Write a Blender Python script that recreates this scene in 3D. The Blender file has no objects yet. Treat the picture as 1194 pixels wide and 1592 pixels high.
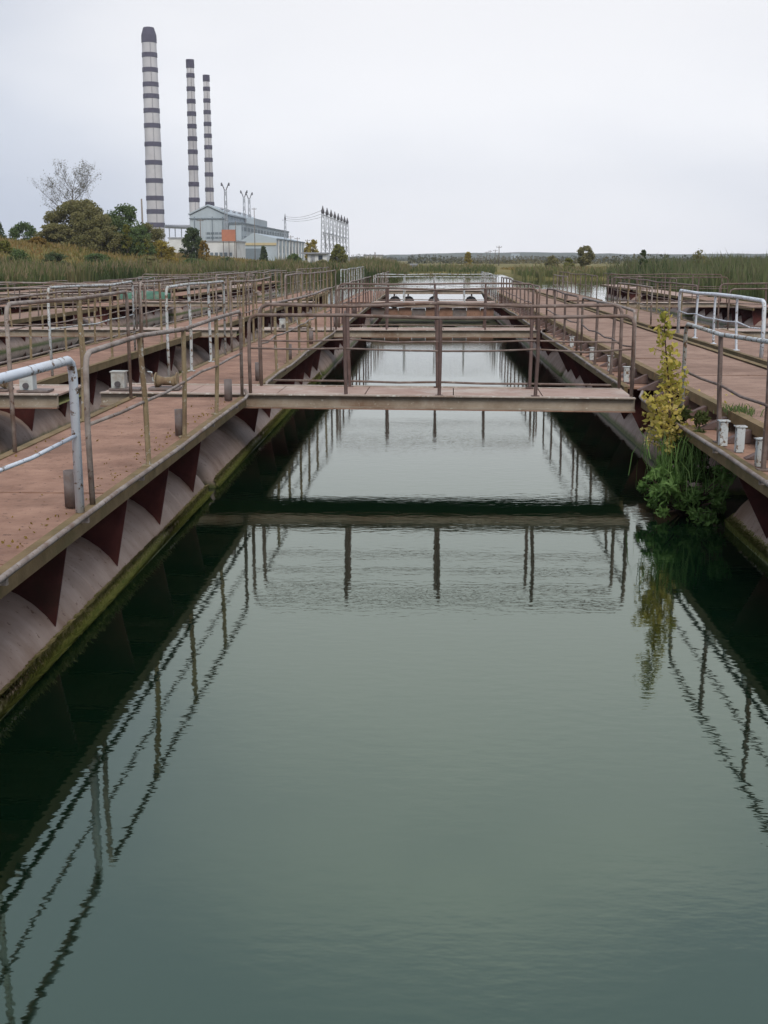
import bpy, math, random
import numpy as np
from mathutils import Vector, Matrix

R = math.radians
SC = bpy.context.scene
COL = SC.collection
rng = random.Random(7)

# ------------------------------------------------------------------ camera
F_PX, CX, CY = 1880.0, 597.0, 796.0
PITCH = math.atan(393.0 / F_PX)
YAW = math.atan(75 * math.cos(PITCH) / F_PX)
CAM = Vector((0.0, 0.0, 2.5))
cd = bpy.data.cameras.new('camera')
cam = bpy.data.objects.new('camera', cd)
COL.objects.link(cam)
cam.location = CAM
cam.rotation_euler = (math.pi / 2 - PITCH, 0, YAW)
cd.sensor_fit = 'VERTICAL'
cd.sensor_height = 24.0
cd.sensor_width = 18.0
cd.lens = 24.0 * F_PX / 1592.0
cd.clip_start = 0.05
cd.clip_end = 20000
SC.camera = cam

# ------------------------------------------------------------------ world
SUN_EL, SUN_AZ = R(46), R(166)          # azimuth measured from +Y towards +X
SUN_DIR = Vector((math.sin(SUN_AZ) * math.cos(SUN_EL), math.cos(SUN_AZ) * math.cos(SUN_EL), math.sin(SUN_EL)))
W = bpy.data.worlds.new('World')
SC.world = W
W.use_nodes = True
nt = W.node_tree
nt.nodes.clear()
N = nt.nodes.new
out = N('ShaderNodeOutputWorld')
bg = N('ShaderNodeBackground')
bg.inputs['Strength'].default_value = 0.10
sky = N('ShaderNodeTexSky')
sky.sky_type = 'NISHITA'
sky.sun_disc = False
sky.sun_elevation = SUN_EL
sky.sun_rotation = SUN_AZ
tc = N('ShaderNodeTexCoord')
mp = N('ShaderNodeMapping')
mp.inputs['Scale'].default_value = (1.0, 1.0, 2.6)
nz = N('ShaderNodeTexNoise')
nz.inputs['Scale'].default_value = 2.2
nz.inputs['Detail'].default_value = 4
nz.inputs['Roughness'].default_value = 0.45
nt.links.new(tc.outputs['Generated'], mp.inputs['Vector'])
nt.links.new(mp.outputs[0], nz.inputs['Vector'])
# thinner, brighter part of the cloud deck low over the far end of the water
dot = N('ShaderNodeVectorMath'); dot.operation = 'DOT_PRODUCT'
dot.inputs[1].default_value = (math.sin(R(3)) * math.cos(R(10)), math.cos(R(3)) * math.cos(R(10)), math.sin(R(10)))
nt.links.new(tc.outputs['Generated'], dot.inputs[0])
ad = N('ShaderNodeMath'); ad.operation = 'MULTIPLY_ADD'
nt.links.new(nz.outputs['Fac'], ad.inputs[0]); ad.inputs[1].default_value = 0.14
nt.links.new(dot.outputs['Value'], ad.inputs[2])
mr = N('ShaderNodeMapRange'); mr.interpolation_type = 'SMOOTHSTEP'
mr.inputs['From Min'].default_value = 0.965
mr.inputs['From Max'].default_value = 1.07
nt.links.new(ad.outputs[0], mr.inputs['Value'])
ramp = N('ShaderNodeValToRGB')
ramp.color_ramp.elements[0].position = 0.0
ramp.color_ramp.elements[0].color = (0.46, 0.51, 0.615, 1)
ramp.color_ramp.elements[1].position = 1.0
ramp.color_ramp.elements[1].color = (0.935, 0.925, 0.935, 1)
nt.links.new(mr.outputs[0], ramp.inputs['Fac'])
sc_ = N('ShaderNodeVectorMath'); sc_.operation = 'SCALE'
sxz = N('ShaderNodeSeparateXYZ')                   # overcast sky: brighter overhead than at the horizon
nt.links.new(tc.outputs['Generated'], sxz.inputs[0])
zcl = N('ShaderNodeClamp'); nt.links.new(sxz.outputs['Z'], zcl.inputs['Value'])
zlo = N('ShaderNodeMapRange'); zlo.interpolation_type = 'SMOOTHSTEP'
zlo.inputs['From Min'].default_value = 0.0; zlo.inputs['From Max'].default_value = 0.22
zlo.inputs['To Min'].default_value = 9.9; zlo.inputs['To Max'].default_value = 6.8
nt.links.new(zcl.outputs[0], zlo.inputs['Value'])
zsc = N('ShaderNodeMath'); zsc.operation = 'MULTIPLY_ADD'
nt.links.new(zcl.outputs[0], zsc.inputs[0]); zsc.inputs[1].default_value = 5.0
nt.links.new(zlo.outputs[0], zsc.inputs[2])
nt.links.new(zsc.outputs[0], sc_.inputs['Scale'])
nt.links.new(ramp.outputs['Color'], sc_.inputs[0])
mx = N('ShaderNodeMix'); mx.data_type = 'RGBA'
mx.inputs['Factor'].default_value = 0.93
nt.links.new(sky.outputs['Color'], mx.inputs['A'])
nt.links.new(sc_.outputs[0], mx.inputs['B'])
nt.links.new(mx.outputs['Result'], bg.inputs['Color'])
nt.links.new(bg.outputs[0], out.inputs['Surface'])

sl = bpy.data.lights.new('sun', 'SUN')
sl.energy = 1.5
sl.angle = R(25)
sl.color = (1.0, 0.965, 0.91)
sun = bpy.data.objects.new('sun', sl)
COL.objects.link(sun)
sun.location = (20, -20, 60)
sun.rotation_euler = SUN_DIR.to_track_quat('Z', 'Y').to_euler()

SC.view_settings.view_transform = 'Standard'
SC.view_settings.look = 'None'
SC.view_settings.gamma = 1
SC.view_settings.exposure = 0.52
SC.view_settings.use_curve_mapping = False
SC.render.engine = 'CYCLES'
SC.cycles.use_denoising = True
SC.cycles.max_bounces = 6
SC.cycles.volume_bounces = 0
SC.cycles.caustics_reflective = False
SC.cycles.caustics_refractive = False

# ------------------------------------------------------------------ pixel helpers
_cp, _sp, _cy, _sy = math.cos(PITCH), math.sin(PITCH), math.cos(YAW), math.sin(YAW)
FWD = Vector((-_sy * _cp, _cy * _cp, -_sp))
RGT = Vector((_cy, _sy, 0))
UPV = RGT.cross(FWD)


def ray(x, y):
    return FWD * F_PX + RGT * (x - CX) + UPV * (CY - y)


def at(x, y, Y):                     # the point of that pixel's ray at world depth Y
    d = ray(x, y)
    return CAM + d * (Y / d.y)


def atz(x, y, z):                    # the point of that pixel's ray at height z
    d = ray(x, y)
    return CAM + d * ((z - CAM.z) / d.z)


# ------------------------------------------------------------------ materials
MATS = {}


def _mat(name):
    m = bpy.data.materials.new(name)
    m.use_nodes = True
    t = m.node_tree
    p = t.nodes['Principled BSDF']
    MATS[name] = m
    return m, t, p


def rust(name, a, b, c=None, scale=3.0, rough=0.8, bump=0.25, moss=None, chips=None, streak=(1, 1, 1), metallic=0.0):
    """a, b: two base tones; c: rarer stain tone; moss: (colour, z_full, z_none); chips: (colour, amount)"""
    m, t, p = _mat(name)
    n = t.nodes.new
    L = t.links.new
    geo = n('ShaderNodeNewGeometry')
    mp = n('ShaderNodeMapping'); mp.inputs['Scale'].default_value = streak
    L(geo.outputs['Position'], mp.inputs['Vector'])
    n1 = n('ShaderNodeTexNoise'); n1.inputs['Scale'].default_value = scale; n1.inputs['Detail'].default_value = 7; n1.inputs['Roughness'].default_value = 0.65
    L(mp.outputs[0], n1.inputs['Vector'])
    r1 = n('ShaderNodeValToRGB')
    r1.color_ramp.elements[0].position = 0.32; r1.color_ramp.elements[0].color = (*a, 1)
    r1.color_ramp.elements[1].position = 0.68; r1.color_ramp.elements[1].color = (*b, 1)
    L(n1.outputs['Fac'], r1.inputs['Fac'])
    col = r1.outputs['Color']
    if c is not None:
        n2 = n('ShaderNodeTexNoise'); n2.inputs['Scale'].default_value = scale * 0.33; n2.inputs['Detail'].default_value = 8; n2.inputs['Roughness'].default_value = 0.7
        L(mp.outputs[0], n2.inputs['Vector'])
        r2 = n('ShaderNodeValToRGB')
        r2.color_ramp.elements[0].position = 0.50; r2.color_ramp.elements[0].color = (0, 0, 0, 1)
        r2.color_ramp.elements[1].position = 0.70; r2.color_ramp.elements[1].color = (1, 1, 1, 1)
        L(n2.outputs['Fac'], r2.inputs['Fac'])
        x = n('ShaderNodeMix'); x.data_type = 'RGBA'
        L(r2.outputs['Color'], x.inputs['Factor']); L(col, x.inputs['A']); x.inputs['B'].default_value = (*c, 1)
        col = x.outputs['Result']
    if chips is not None:
        n3 = n('ShaderNodeTexNoise'); n3.inputs['Scale'].default_value = 17; n3.inputs['Detail'].default_value = 5; n3.inputs['Roughness'].default_value = 0.7
        L(geo.outputs['Position'], n3.inputs['Vector'])
        r3 = n('ShaderNodeValToRGB')
        e = 0.72 - chips[1] * 0.4
        r3.color_ramp.elements[0].position = e; r3.color_ramp.elements[0].color = (0, 0, 0, 1)
        r3.color_ramp.elements[1].position = e + 0.05; r3.color_ramp.elements[1].color = (1, 1, 1, 1)
        L(n3.outputs['Fac'], r3.inputs['Fac'])
        x = n('ShaderNodeMix'); x.data_type = 'RGBA'
        L(r3.outputs['Color'], x.inputs['Factor']); L(col, x.inputs['A']); x.inputs['B'].default_value = (*chips[0], 1)
        col = x.outputs['Result']
    if moss is not None:
        sp = n('ShaderNodeSeparateXYZ'); L(geo.outputs['Position'], sp.inputs[0])
        n4 = n('ShaderNodeTexNoise'); n4.inputs['Scale'].default_value = 4.0; n4.inputs['Detail'].default_value = 6; n4.inputs['Roughness'].default_value = 0.7
        L(geo.outputs['Position'], n4.inputs['Vector'])
        ma = n('ShaderNodeMath'); ma.operation = 'MULTIPLY_ADD'
        L(n4.outputs['Fac'], ma.inputs[0]); ma.inputs[1].default_value = -moss[3] if len(moss) > 3 else -0.25
        L(sp.outputs['Z'], ma.inputs[2])
        mr = n('ShaderNodeMapRange')
        off = (moss[3] if len(moss) > 3 else 0.25) * 0.5
        mr.inputs['From Min'].default_value = moss[1] - off; mr.inputs['From Max'].default_value = moss[2] - off
        mr.inputs['To Min'].default_value = 1; mr.inputs['To Max'].default_value = 0
        L(ma.outputs[0], mr.inputs['Value'])
        mc = n('ShaderNodeValToRGB')
        mc.color_ramp.elements[0].position = 0.35; mc.color_ramp.elements[0].color = tuple(v * 0.55 for v in moss[0]) + (1,)
        mc.color_ramp.elements[1].position = 0.7; mc.color_ramp.elements[1].color = (*moss[0], 1)
        n5 = n('ShaderNodeTexNoise'); n5.inputs['Scale'].default_value = 23; n5.inputs['Detail'].default_value = 4
        L(geo.outputs['Position'], n5.inputs['Vector']); L(n5.outputs['Fac'], mc.inputs['Fac'])
        x = n('ShaderNodeMix'); x.data_type = 'RGBA'
        L(mr.outputs[0], x.inputs['Factor']); L(col, x.inputs['A']); L(mc.outputs['Color'], x.inputs['B'])
        col = x.outputs['Result']
    L(col, p.inputs['Base Color'])
    p.inputs['Roughness'].default_value = rough
    p.inputs['Metallic'].default_value = metallic
    p.inputs['Specular IOR Level'].default_value = 0.3
    if bump:
        nb = n('ShaderNodeTexNoise'); nb.inputs['Scale'].default_value = scale * 12; nb.inputs['Detail'].default_value = 5
        L(geo.outputs['Position'], nb.inputs['Vector'])
        bp = n('ShaderNodeBump'); bp.inputs['Strength'].default_value = bump; bp.inputs['Distance'].default_value = 0.01
        L(nb.outputs['Fac'], bp.inputs['Height']); L(bp.outputs[0], p.inputs['Normal'])
    return m


DECK = rust('deck_rust', (0.215, 0.113, 0.073), (0.375, 0.217, 0.145), (0.165, 0.09, 0.058), 2.6, 0.85, 0.45, chips=((0.11, 0.06, 0.042), 0.30))
DECK2 = rust('deck_rust_sandy', (0.21, 0.125, 0.085), (0.35, 0.225, 0.16), (0.18, 0.105, 0.07), 2.4, 0.85, 0.45, chips=((0.14, 0.085, 0.06), 0.30))
HULL = rust('hull_rust', (0.27, 0.185, 0.14), (0.41, 0.305, 0.245), (0.20, 0.118, 0.072), 2.4, 0.6, 0.3, chips=((0.15, 0.08, 0.05), 0.27),
            moss=((0.13, 0.14, 0.035), 0.03, 0.09, 0.10), streak=(1, 1.6, 0.35))
GUSS = rust('gusset_red', (0.062, 0.015, 0.013), (0.115, 0.033, 0.027), (0.05, 0.02, 0.014), 5, 0.8, 0.2)
EDGE = rust('edge_mossy', (0.15, 0.10, 0.045), (0.24, 0.165, 0.08), (0.10, 0.085, 0.03), 4, 0.85, 0.4)
PIPE = rust('pipe_grey_rust', (0.17, 0.13, 0.105), (0.36, 0.31, 0.27), (0.16, 0.085, 0.05), 7, 0.7, 0.3, chips=((0.14, 0.075, 0.045), 0.34))
PIPED = rust('pipe_brown', (0.115, 0.08, 0.065), (0.25, 0.19, 0.16), (0.12, 0.065, 0.04), 7, 0.75, 0.3, chips=((0.34, 0.29, 0.24), 0.24))
POST = rust('post_flaky', (0.20, 0.145, 0.075), (0.31, 0.245, 0.145), (0.12, 0.065, 0.04), 6, 0.8, 0.3, chips=((0.40, 0.38, 0.33), 0.35))
POSTD = rust('post_brown', (0.10, 0.065, 0.055), (0.17, 0.115, 0.10), (0.09, 0.05, 0.035), 6, 0.8, 0.3)
WHITE = rust('white_paint_chipped', (0.60, 0.64, 0.68), (0.72, 0.75, 0.77), (0.50, 0.50, 0.47), 3, 0.55, 0.15, chips=((0.16, 0.10, 0.06), 0.38))
PALE = rust('pale_paint', (0.42, 0.45, 0.44), (0.58, 0.60, 0.58), (0.33, 0.30, 0.24), 3, 0.6, 0.15, chips=((0.16, 0.10, 0.06), 0.5))
BEAM = rust('bridge_beam', (0.24, 0.185, 0.13), (0.37, 0.31, 0.24), (0.19, 0.11, 0.065), 3.5, 0.75, 0.35, chips=((0.46, 0.42, 0.34), 0.28))
BPLATE = rust('bridge_plate', (0.33, 0.215, 0.165), (0.43, 0.305, 0.245), (0.54, 0.48, 0.40), 3.2, 0.85, 0.3)
FLAKE = rust('flaked_edge', (0.30, 0.225, 0.175), (0.46, 0.39, 0.32), (0.22, 0.13, 0.085), 4, 0.8, 0.4, chips=((0.60, 0.56, 0.48), 0.36))
BUNDER = rust('bridge_underside', (0.22, 0.22, 0.075), (0.31, 0.30, 0.12), None, 4, 0.85, 0.3)
STUB = rust('bollard_steel', (0.13, 0.105, 0.095), (0.23, 0.19, 0.17), (0.15, 0.085, 0.05), 7, 0.7, 0.3)
GREY = rust('grey_paint', (0.42, 0.45, 0.43), (0.55, 0.57, 0.54), (0.30, 0.24, 0.18), 6, 0.6, 0.2)
GREEN = rust('green_paint', (0.05, 0.14, 0.09), (0.09, 0.19, 0.13), (0.22, 0.2, 0.15), 6, 0.6, 0.2)
WOODG = rust('grey_wood', (0.20, 0.17, 0.14), (0.30, 0.26, 0.22), None, 3, 0.9, 0.2)
CONC = rust('chimney_concrete', (0.50, 0.47, 0.46), (0.60, 0.57, 0.55), (0.42, 0.39, 0.38), 0.07, 0.9, 0.0)
BAND = rust('chimney_band', (0.030, 0.018, 0.040), (0.05, 0.035, 0.06), None, 0.2, 0.9, 0.0)
CLAD = rust('cladding_bluegrey', (0.36, 0.415, 0.44), (0.46, 0.51, 0.53), (0.36, 0.38, 0.39), 0.06, 0.8, 0.0)
CLADD = rust('cladding_dark', (0.12, 0.15, 0.165), (0.18, 0.21, 0.225), None, 0.1, 0.7, 0.0)
WALLW = rust('wall_white', (0.62, 0.61, 0.58), (0.74, 0.73, 0.70), (0.52, 0.50, 0.46), 0.3, 0.9, 0.0)
ROOFG = rust('roof_grey', (0.26, 0.26, 0.27), (0.36, 0.36, 0.37), None, 0.2, 0.9, 0.0)
ORANGE = rust('board_orange', (0.42, 0.15, 0.075), (0.52, 0.20, 0.11), (0.36, 0.13, 0.07), 0.4, 0.8, 0.0)
OCHRE = rust('trim_ochre', (0.48, 0.38, 0.20), (0.58, 0.47, 0.27), None, 0.4, 0.8, 0.0)
LATT = rust('lattice_steel', (0.26, 0.27, 0.29), (0.36, 0.37, 0.38), None, 0.4, 0.6, 0.0)
INSUL = rust('insulator_dark', (0.06, 0.055, 0.06), (0.10, 0.09, 0.09), None, 0.4, 0.5, 0.0)
POLE = rust('pole_wood', (0.13, 0.105, 0.085), (0.20, 0.165, 0.135), None, 1.5, 0.9, 0.0)
BARK = rust('bark', (0.075, 0.058, 0.045), (0.13, 0.10, 0.08), None, 2.5, 0.95, 0.2)
TWIG = rust('sapling_bark', (0.06, 0.035, 0.025), (0.10, 0.06, 0.045), None, 12, 0.9, 0.2)

m, t, p = _mat('window_glass')
p.inputs['Base Color'].default_value = (0.03, 0.04, 0.05, 1); p.inputs['Roughness'].default_value = 0.1
GLASS = m


def foliage(name, cols, tip=None, rough=0.75, trans=0.38):
    """face colour from the per-leaf attribute rnd; tip = colour of plume faces"""
    m, t, p = _mat(name)
    n = t.nodes.new; L = t.links.new
    a = n('ShaderNodeAttribute'); a.attribute_name = 'rnd'
    r = n('ShaderNodeValToRGB')
    els = r.color_ramp.elements
    while len(els) < len(cols):
        els.new(0.5)
    for i, c in enumerate(cols):
        els[i].position = i / (len(cols) - 1); els[i].color = (*c, 1)
    L(a.outputs['Fac'], r.inputs['Fac'])
    col = r.outputs['Color']
    if tip:
        a2 = n('ShaderNodeAttribute'); a2.attribute_name = 'tip'
        x = n('ShaderNodeMix'); x.data_type = 'RGBA'
        L(a2.outputs['Fac'], x.inputs['Factor']); L(col, x.inputs['A']); x.inputs['B'].default_value = (*tip, 1)
        col = x.outputs['Result']
    L(col, p.inputs['Base Color'])
    p.inputs['Roughness'].default_value = rough
    p.inputs['Specular IOR Level'].default_value = 0.2
    if trans:
        tr = n('ShaderNodeBsdfTranslucent'); L(col, tr.inputs['Color'])
        ms = n('ShaderNodeMixShader'); ms.inputs['Fac'].default_value = trans
        L(p.outputs[0], ms.inputs[1]); L(tr.outputs[0], ms.inputs[2])
        L(ms.outputs[0], t.nodes['Material Output'].inputs['Surface'])
    return m


F_OLIVE = foliage('foliage_olive', [(0.17, 0.165, 0.06), (0.23, 0.21, 0.085), (0.29, 0.25, 0.115)])
F_GREEN = foliage('foliage_green', [(0.085, 0.13, 0.045), (0.12, 0.17, 0.06), (0.17, 0.21, 0.075)])
F_DARK = foliage('foliage_dark', [(0.06, 0.09, 0.04), (0.09, 0.12, 0.05), (0.13, 0.155, 0.06)])
F_YG = foliage('foliage_yellowgreen', [(0.12, 0.13, 0.028), (0.19, 0.19, 0.04), (0.26, 0.23, 0.05)])
F_YEL = foliage('foliage_yellow', [(0.22, 0.17, 0.03), (0.34, 0.26, 0.05), (0.42, 0.34, 0.09)])
F_ORG = foliage('foliage_orange', [(0.20, 0.13, 0.03), (0.28, 0.18, 0.04), (0.30, 0.22, 0.06)])
F_SPARSE = foliage('foliage_sparse', [(0.12, 0.11, 0.06), (0.16, 0.15, 0.08)])
F_SAP = foliage('sapling_leaf', [(0.28, 0.29, 0.06), (0.45, 0.40, 0.08), (0.60, 0.47, 0.12), (0.66, 0.55, 0.22)], trans=0.4)
F_FERN = foliage('bush_leaf', [(0.055, 0.105, 0.03), (0.14, 0.245, 0.06), (0.27, 0.40, 0.13)], trans=0.35)
F_FERND = foliage('bush_leaf_dark', [(0.03, 0.05, 0.012), (0.06, 0.075, 0.02), (0.10, 0.11, 0.03)], trans=0.3)
F_REED = foliage('reed_leaf', [(0.07, 0.095, 0.035), (0.115, 0.145, 0.048), (0.18, 0.185, 0.07), (0.26, 0.22, 0.10)], tip=(0.27, 0.21, 0.115))
F_REEDG = foliage('reed_leaf_green', [(0.075, 0.10, 0.04), (0.11, 0.14, 0.055), (0.16, 0.18, 0.075), (0.20, 0.205, 0.095)], tip=(0.17, 0.16, 0.085))
F_GRASS = foliage('meadow_grass', [(0.10, 0.115, 0.03), (0.19, 0.165, 0.05), (0.29, 0.21, 0.075), (0.30, 0.185, 0.07)], tip=(0.30, 0.22, 0.10))
F_FAR = foliage('foliage_far', [(0.05, 0.06, 0.03), (0.09, 0.09, 0.04), (0.15, 0.12, 0.04)])
F_MOSS = foliage('moss_fringe', [(0.07, 0.09, 0.016), (0.16, 0.16, 0.04), (0.42, 0.35, 0.18)])


def ground_mat(name, cols, scale):
    m, t, p = _mat(name)
    n = t.nodes.new; L = t.links.new
    g = n('ShaderNodeNewGeometry')
    z = n('ShaderNodeTexNoise'); z.inputs['Scale'].default_value = scale; z.inputs['Detail'].default_value = 8; z.inputs['Roughness'].default_value = 0.7
    L(g.outputs['Position'], z.inputs['Vector'])
    r = n('ShaderNodeValToRGB'); els = r.color_ramp.elements
    while len(els) < len(cols):
        els.new(0.5)
    for i, c in enumerate(cols):
        els[i].position = 0.3 + 0.4 * i / (len(cols) - 1); els[i].color = (*c, 1)
    L(z.outputs['Fac'], r.inputs['Fac']); L(r.outputs['Color'], p.inputs['Base Color'])
    p.inputs['Roughness'].default_value = 0.95
    p.inputs['Specular IOR Level'].default_value = 0.1
    return m


GROUND = ground_mat('ground', [(0.10, 0.10, 0.035), (0.17, 0.145, 0.05), (0.24, 0.18, 0.07)], 0.06)
HILL = ground_mat('hill', [(0.06, 0.075, 0.045), (0.10, 0.105, 0.06)], 0.004)
SHEET = ground_mat('sheet_browngreen', [(0.035, 0.05, 0.018), (0.07, 0.065, 0.035), (0.11, 0.085, 0.06)], 0.6)

# water: murky green body, mirror surface, patches of fine ripple
m, t, p = _mat('water')
n = t.nodes.new; L = t.links.new
p.inputs['Base Color'].default_value = (0.002, 0.009, 0.004, 1)
p.inputs['Roughness'].default_value = 0.03
p.inputs['IOR'].default_value = 2.2
p.inputs['Specular Tint'].default_value = (0.72, 1.0, 0.74, 1)
g = n('ShaderNodeNewGeometry')
mpw = n('ShaderNodeMapping'); mpw.inputs['Scale'].default_value = (0.8, 1.6, 1)
L(g.outputs['Position'], mpw.inputs['Vector'])
w1 = n('ShaderNodeTexNoise'); w1.inputs['Scale'].default_value = 8.5; w1.inputs['Detail'].default_value = 2.5; w1.inputs['Roughness'].default_value = 0.5
L(mpw.outputs[0], w1.inputs['Vector'])
w2 = n('ShaderNodeTexNoise'); w2.inputs['Scale'].default_value = 1.6; w2.inputs['Detail'].default_value = 2
L(mpw.outputs[0], w2.inputs['Vector'])
mk = n('ShaderNodeTexNoise'); mk.inputs['Scale'].default_value = 0.22; mk.inputs['Detail'].default_value = 3
L(g.outputs['Position'], mk.inputs['Vector'])
mkr = n('ShaderNodeMapRange'); mkr.inputs['From Min'].default_value = 0.38; mkr.inputs['From Max'].default_value = 0.66
mkr.inputs['To Min'].default_value = 0.45; mkr.inputs['To Max'].default_value = 1.5
L(mk.outputs['Fac'], mkr.inputs['Value'])
mu = n('ShaderNodeMath'); mu.operation = 'MULTIPLY'
L(w1.outputs['Fac'], mu.inputs[0]); L(mkr.outputs[0], mu.inputs[1])
m2 = n('ShaderNodeMath'); m2.operation = 'MULTIPLY_ADD'
L(w2.outputs['Fac'], m2.inputs[0]); m2.inputs[1].default_value = 0.9; L(mu.outputs[0], m2.inputs[2])
bw = n('ShaderNodeBump'); bw.inputs['Strength'].default_value = 1.0; bw.inputs['Distance'].default_value = 0.0010
L(m2.outputs[0], bw.inputs['Height']); L(bw.outputs[0], p.inputs['Normal'])
WATER = m


# ------------------------------------------------------------------ mesh builder
class MB:
    def __init__(s):
        s.v = []; s.f = []; s.sm = []

    def poly(s, pts, faces, smooth=False):
        b = len(s.v)
        s.v += [tuple(q) for q in pts]
        for f in faces:
            s.f.append(tuple(b + i for i in f)); s.sm.append(smooth)
        return s

    def box(s, c, d, rz=0, tilt=None):
        x, y, z = d[0] / 2, d[1] / 2, d[2] / 2
        pts = [Vector((sx * x, sy * y, sz * z)) for sz in (-1, 1) for sx, sy in ((-1, -1), (1, -1), (1, 1), (-1, 1))]
        M = Matrix.Rotation(rz, 3, 'Z')
        if tilt is not None:
            M = M @ tilt
        c = Vector(c)
        return s.poly([M @ q + c for q in pts], [(3, 2, 1, 0), (4, 5, 6, 7), (0, 1, 5, 4), (1, 2, 6, 5), (2, 3, 7, 6), (3, 0, 4, 7)])

    def bar(s, a, b, w, h=None):
        """square bar from a to b"""
        return s.tube([a, b], (w / 2) * 1.414, 4, smooth=False, twist=math.pi / 4)

    def tube(s, pts, r, seg=8, smooth=True, caps=True, twist=0.0):
        pts = [Vector(q) for q in pts]
        n = len(pts)
        rs = r if isinstance(r, (list, tuple)) else [r] * n
        tan = []
        for i in range(n):
            a = pts[max(i - 1, 0)]; b = pts[min(i + 1, n - 1)]
            d = (b - a)
            tan.append(d.normalized() if d.length > 1e-9 else Vector((0, 0, 1)))
        u = tan[0].orthogonal().normalized()
        if abs(tan[0].z) < 0.9:
            u = tan[0].cross(Vector((0, 0, 1))).normalized()
        else:
            u = (Vector((1, 0, 0)) - tan[0] * tan[0].x).normalized()
        vs = []
        for i in range(n):
            u = (u - tan[i] * u.dot(tan[i]))
            u = u.normalized() if u.length > 1e-6 else tan[i].orthogonal().normalized()
            w = tan[i].cross(u)
            for k in range(seg):
                an = 2 * math.pi * k / seg + twist
                vs.append(pts[i] + (u * math.cos(an) + w * math.sin(an)) * rs[i])
        fs = []
        for i in range(n - 1):
            for k in range(seg):
                k2 = (k + 1) % seg
                fs.append((i * seg + k, i * seg + k2, (i + 1) * seg + k2, (i + 1) * seg + k))
        s.poly(vs, fs, smooth)
        if caps:
            b = len(s.v) - len(vs)
            s.f.append(tuple(b + k for k in reversed(range(seg)))); s.sm.append(False)
            s.f.append(tuple(b + (n - 1) * seg + k for k in range(seg))); s.sm.append(False)
        return s

    def lathe(s, c, prof, seg=24, smooth=True, caps=True):
        vs = []; c = Vector(c)
        for r, z in prof:
            for k in range(seg):
                a = 2 * math.pi * k / seg
                vs.append(c + Vector((r * math.cos(a), r * math.sin(a), z)))
        fs = []
        for i in range(len(prof) - 1):
            for k in range(seg):
                k2 = (k + 1) % seg
                fs.append((i * seg + k, i * seg + k2, (i + 1) * seg + k2, (i + 1) * seg + k))
        s.poly(vs, fs, smooth)
        if caps:
            b = len(s.v) - len(vs); e = (len(prof) - 1) * seg
            s.f.append(tuple(b + k for k in reversed(range(seg)))); s.sm.append(False)
            s.f.append(tuple(b + e + k for k in range(seg))); s.sm.append(False)
        return s

    def mesh(s, name, mat, off=(0, 0, 0)):
        me = bpy.data.meshes.new(name)
        o = Vector(off)
        me.from_pydata([Vector(q) - o for q in s.v], [], s.f)
        me.polygons.foreach_set('use_smooth', s.sm)
        if mat:
            me.materials.append(mat)
        return me

    def build(s, name, mat, parent=None):
        """vertices are in world space; the object's origin is that of its top-level thing"""
        off = OFF.get(parent.name, Vector((0, 0, 0))) if parent else Vector((0, 0, 0))
        return link(name, s.mesh(name, mat, off), parent)


OFF = {}


def link(name, me, parent=None, loc=None):
    o = bpy.data.objects.new(name, me)
    COL.objects.link(o)
    if parent:
        o.parent = parent
        OFF[o.name] = OFF.get(parent.name, Vector((0, 0, 0)))
        if loc is not None:
            o.location = Vector(loc) - OFF[parent.name]
            OFF[o.name] = Vector(loc)
    elif loc is not None:
        o.location = loc
        OFF[o.name] = Vector(loc)
    return o


def thing(name, label, cat, loc, group=None):
    o = link(name, None, None, loc)
    o['label'] = label; o['category'] = cat
    if group:
        o['group'] = group
    o.empty_display_size = 0.3
    return o


def tag(o, label=None, cat=None, group=None, kind=None):
    if label: o['label'] = label
    if cat: o['category'] = cat
    if group: o['group'] = group
    if kind: o['kind'] = kind
    return o


def npmesh(name, V, quads, mat, attrs=None, tris=None):
    """numpy mesh: V (n,3); quads (m,4); tris (k,3); attrs: dict of per-face float arrays (quads then tris)"""
    me = bpy.data.meshes.new(name)
    nq = 0 if quads is None else len(quads); ntr = 0 if tris is None else len(tris)
    me.vertices.add(len(V)); me.vertices.foreach_set('co', np.ascontiguousarray(V, dtype=np.float32).ravel())
    loops = []
    if nq: loops.append(np.asarray(quads, np.int32).ravel())
    if ntr: loops.append(np.asarray(tris, np.int32).ravel())
    loops = np.concatenate(loops)
    me.loops.add(len(loops)); me.loops.foreach_set('vertex_index', loops)
    tot = np.concatenate([np.full(nq, 4, np.int32), np.full(ntr, 3, np.int32)])
    st = np.concatenate([[0], np.cumsum(tot)[:-1]]).astype(np.int32)
    me.polygons.add(nq + ntr)
    me.polygons.foreach_set('loop_start', st)
    me.polygons.foreach_set('loop_total', tot)
    me.update(calc_edges=True)
    for k, a in (attrs or {}).items():
        at_ = me.attributes.new(k, 'FLOAT', 'FACE')
        at_.data.foreach_set('value', np.ascontiguousarray(a, dtype=np.float32))
    me.materials.append(mat)
    return me


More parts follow.
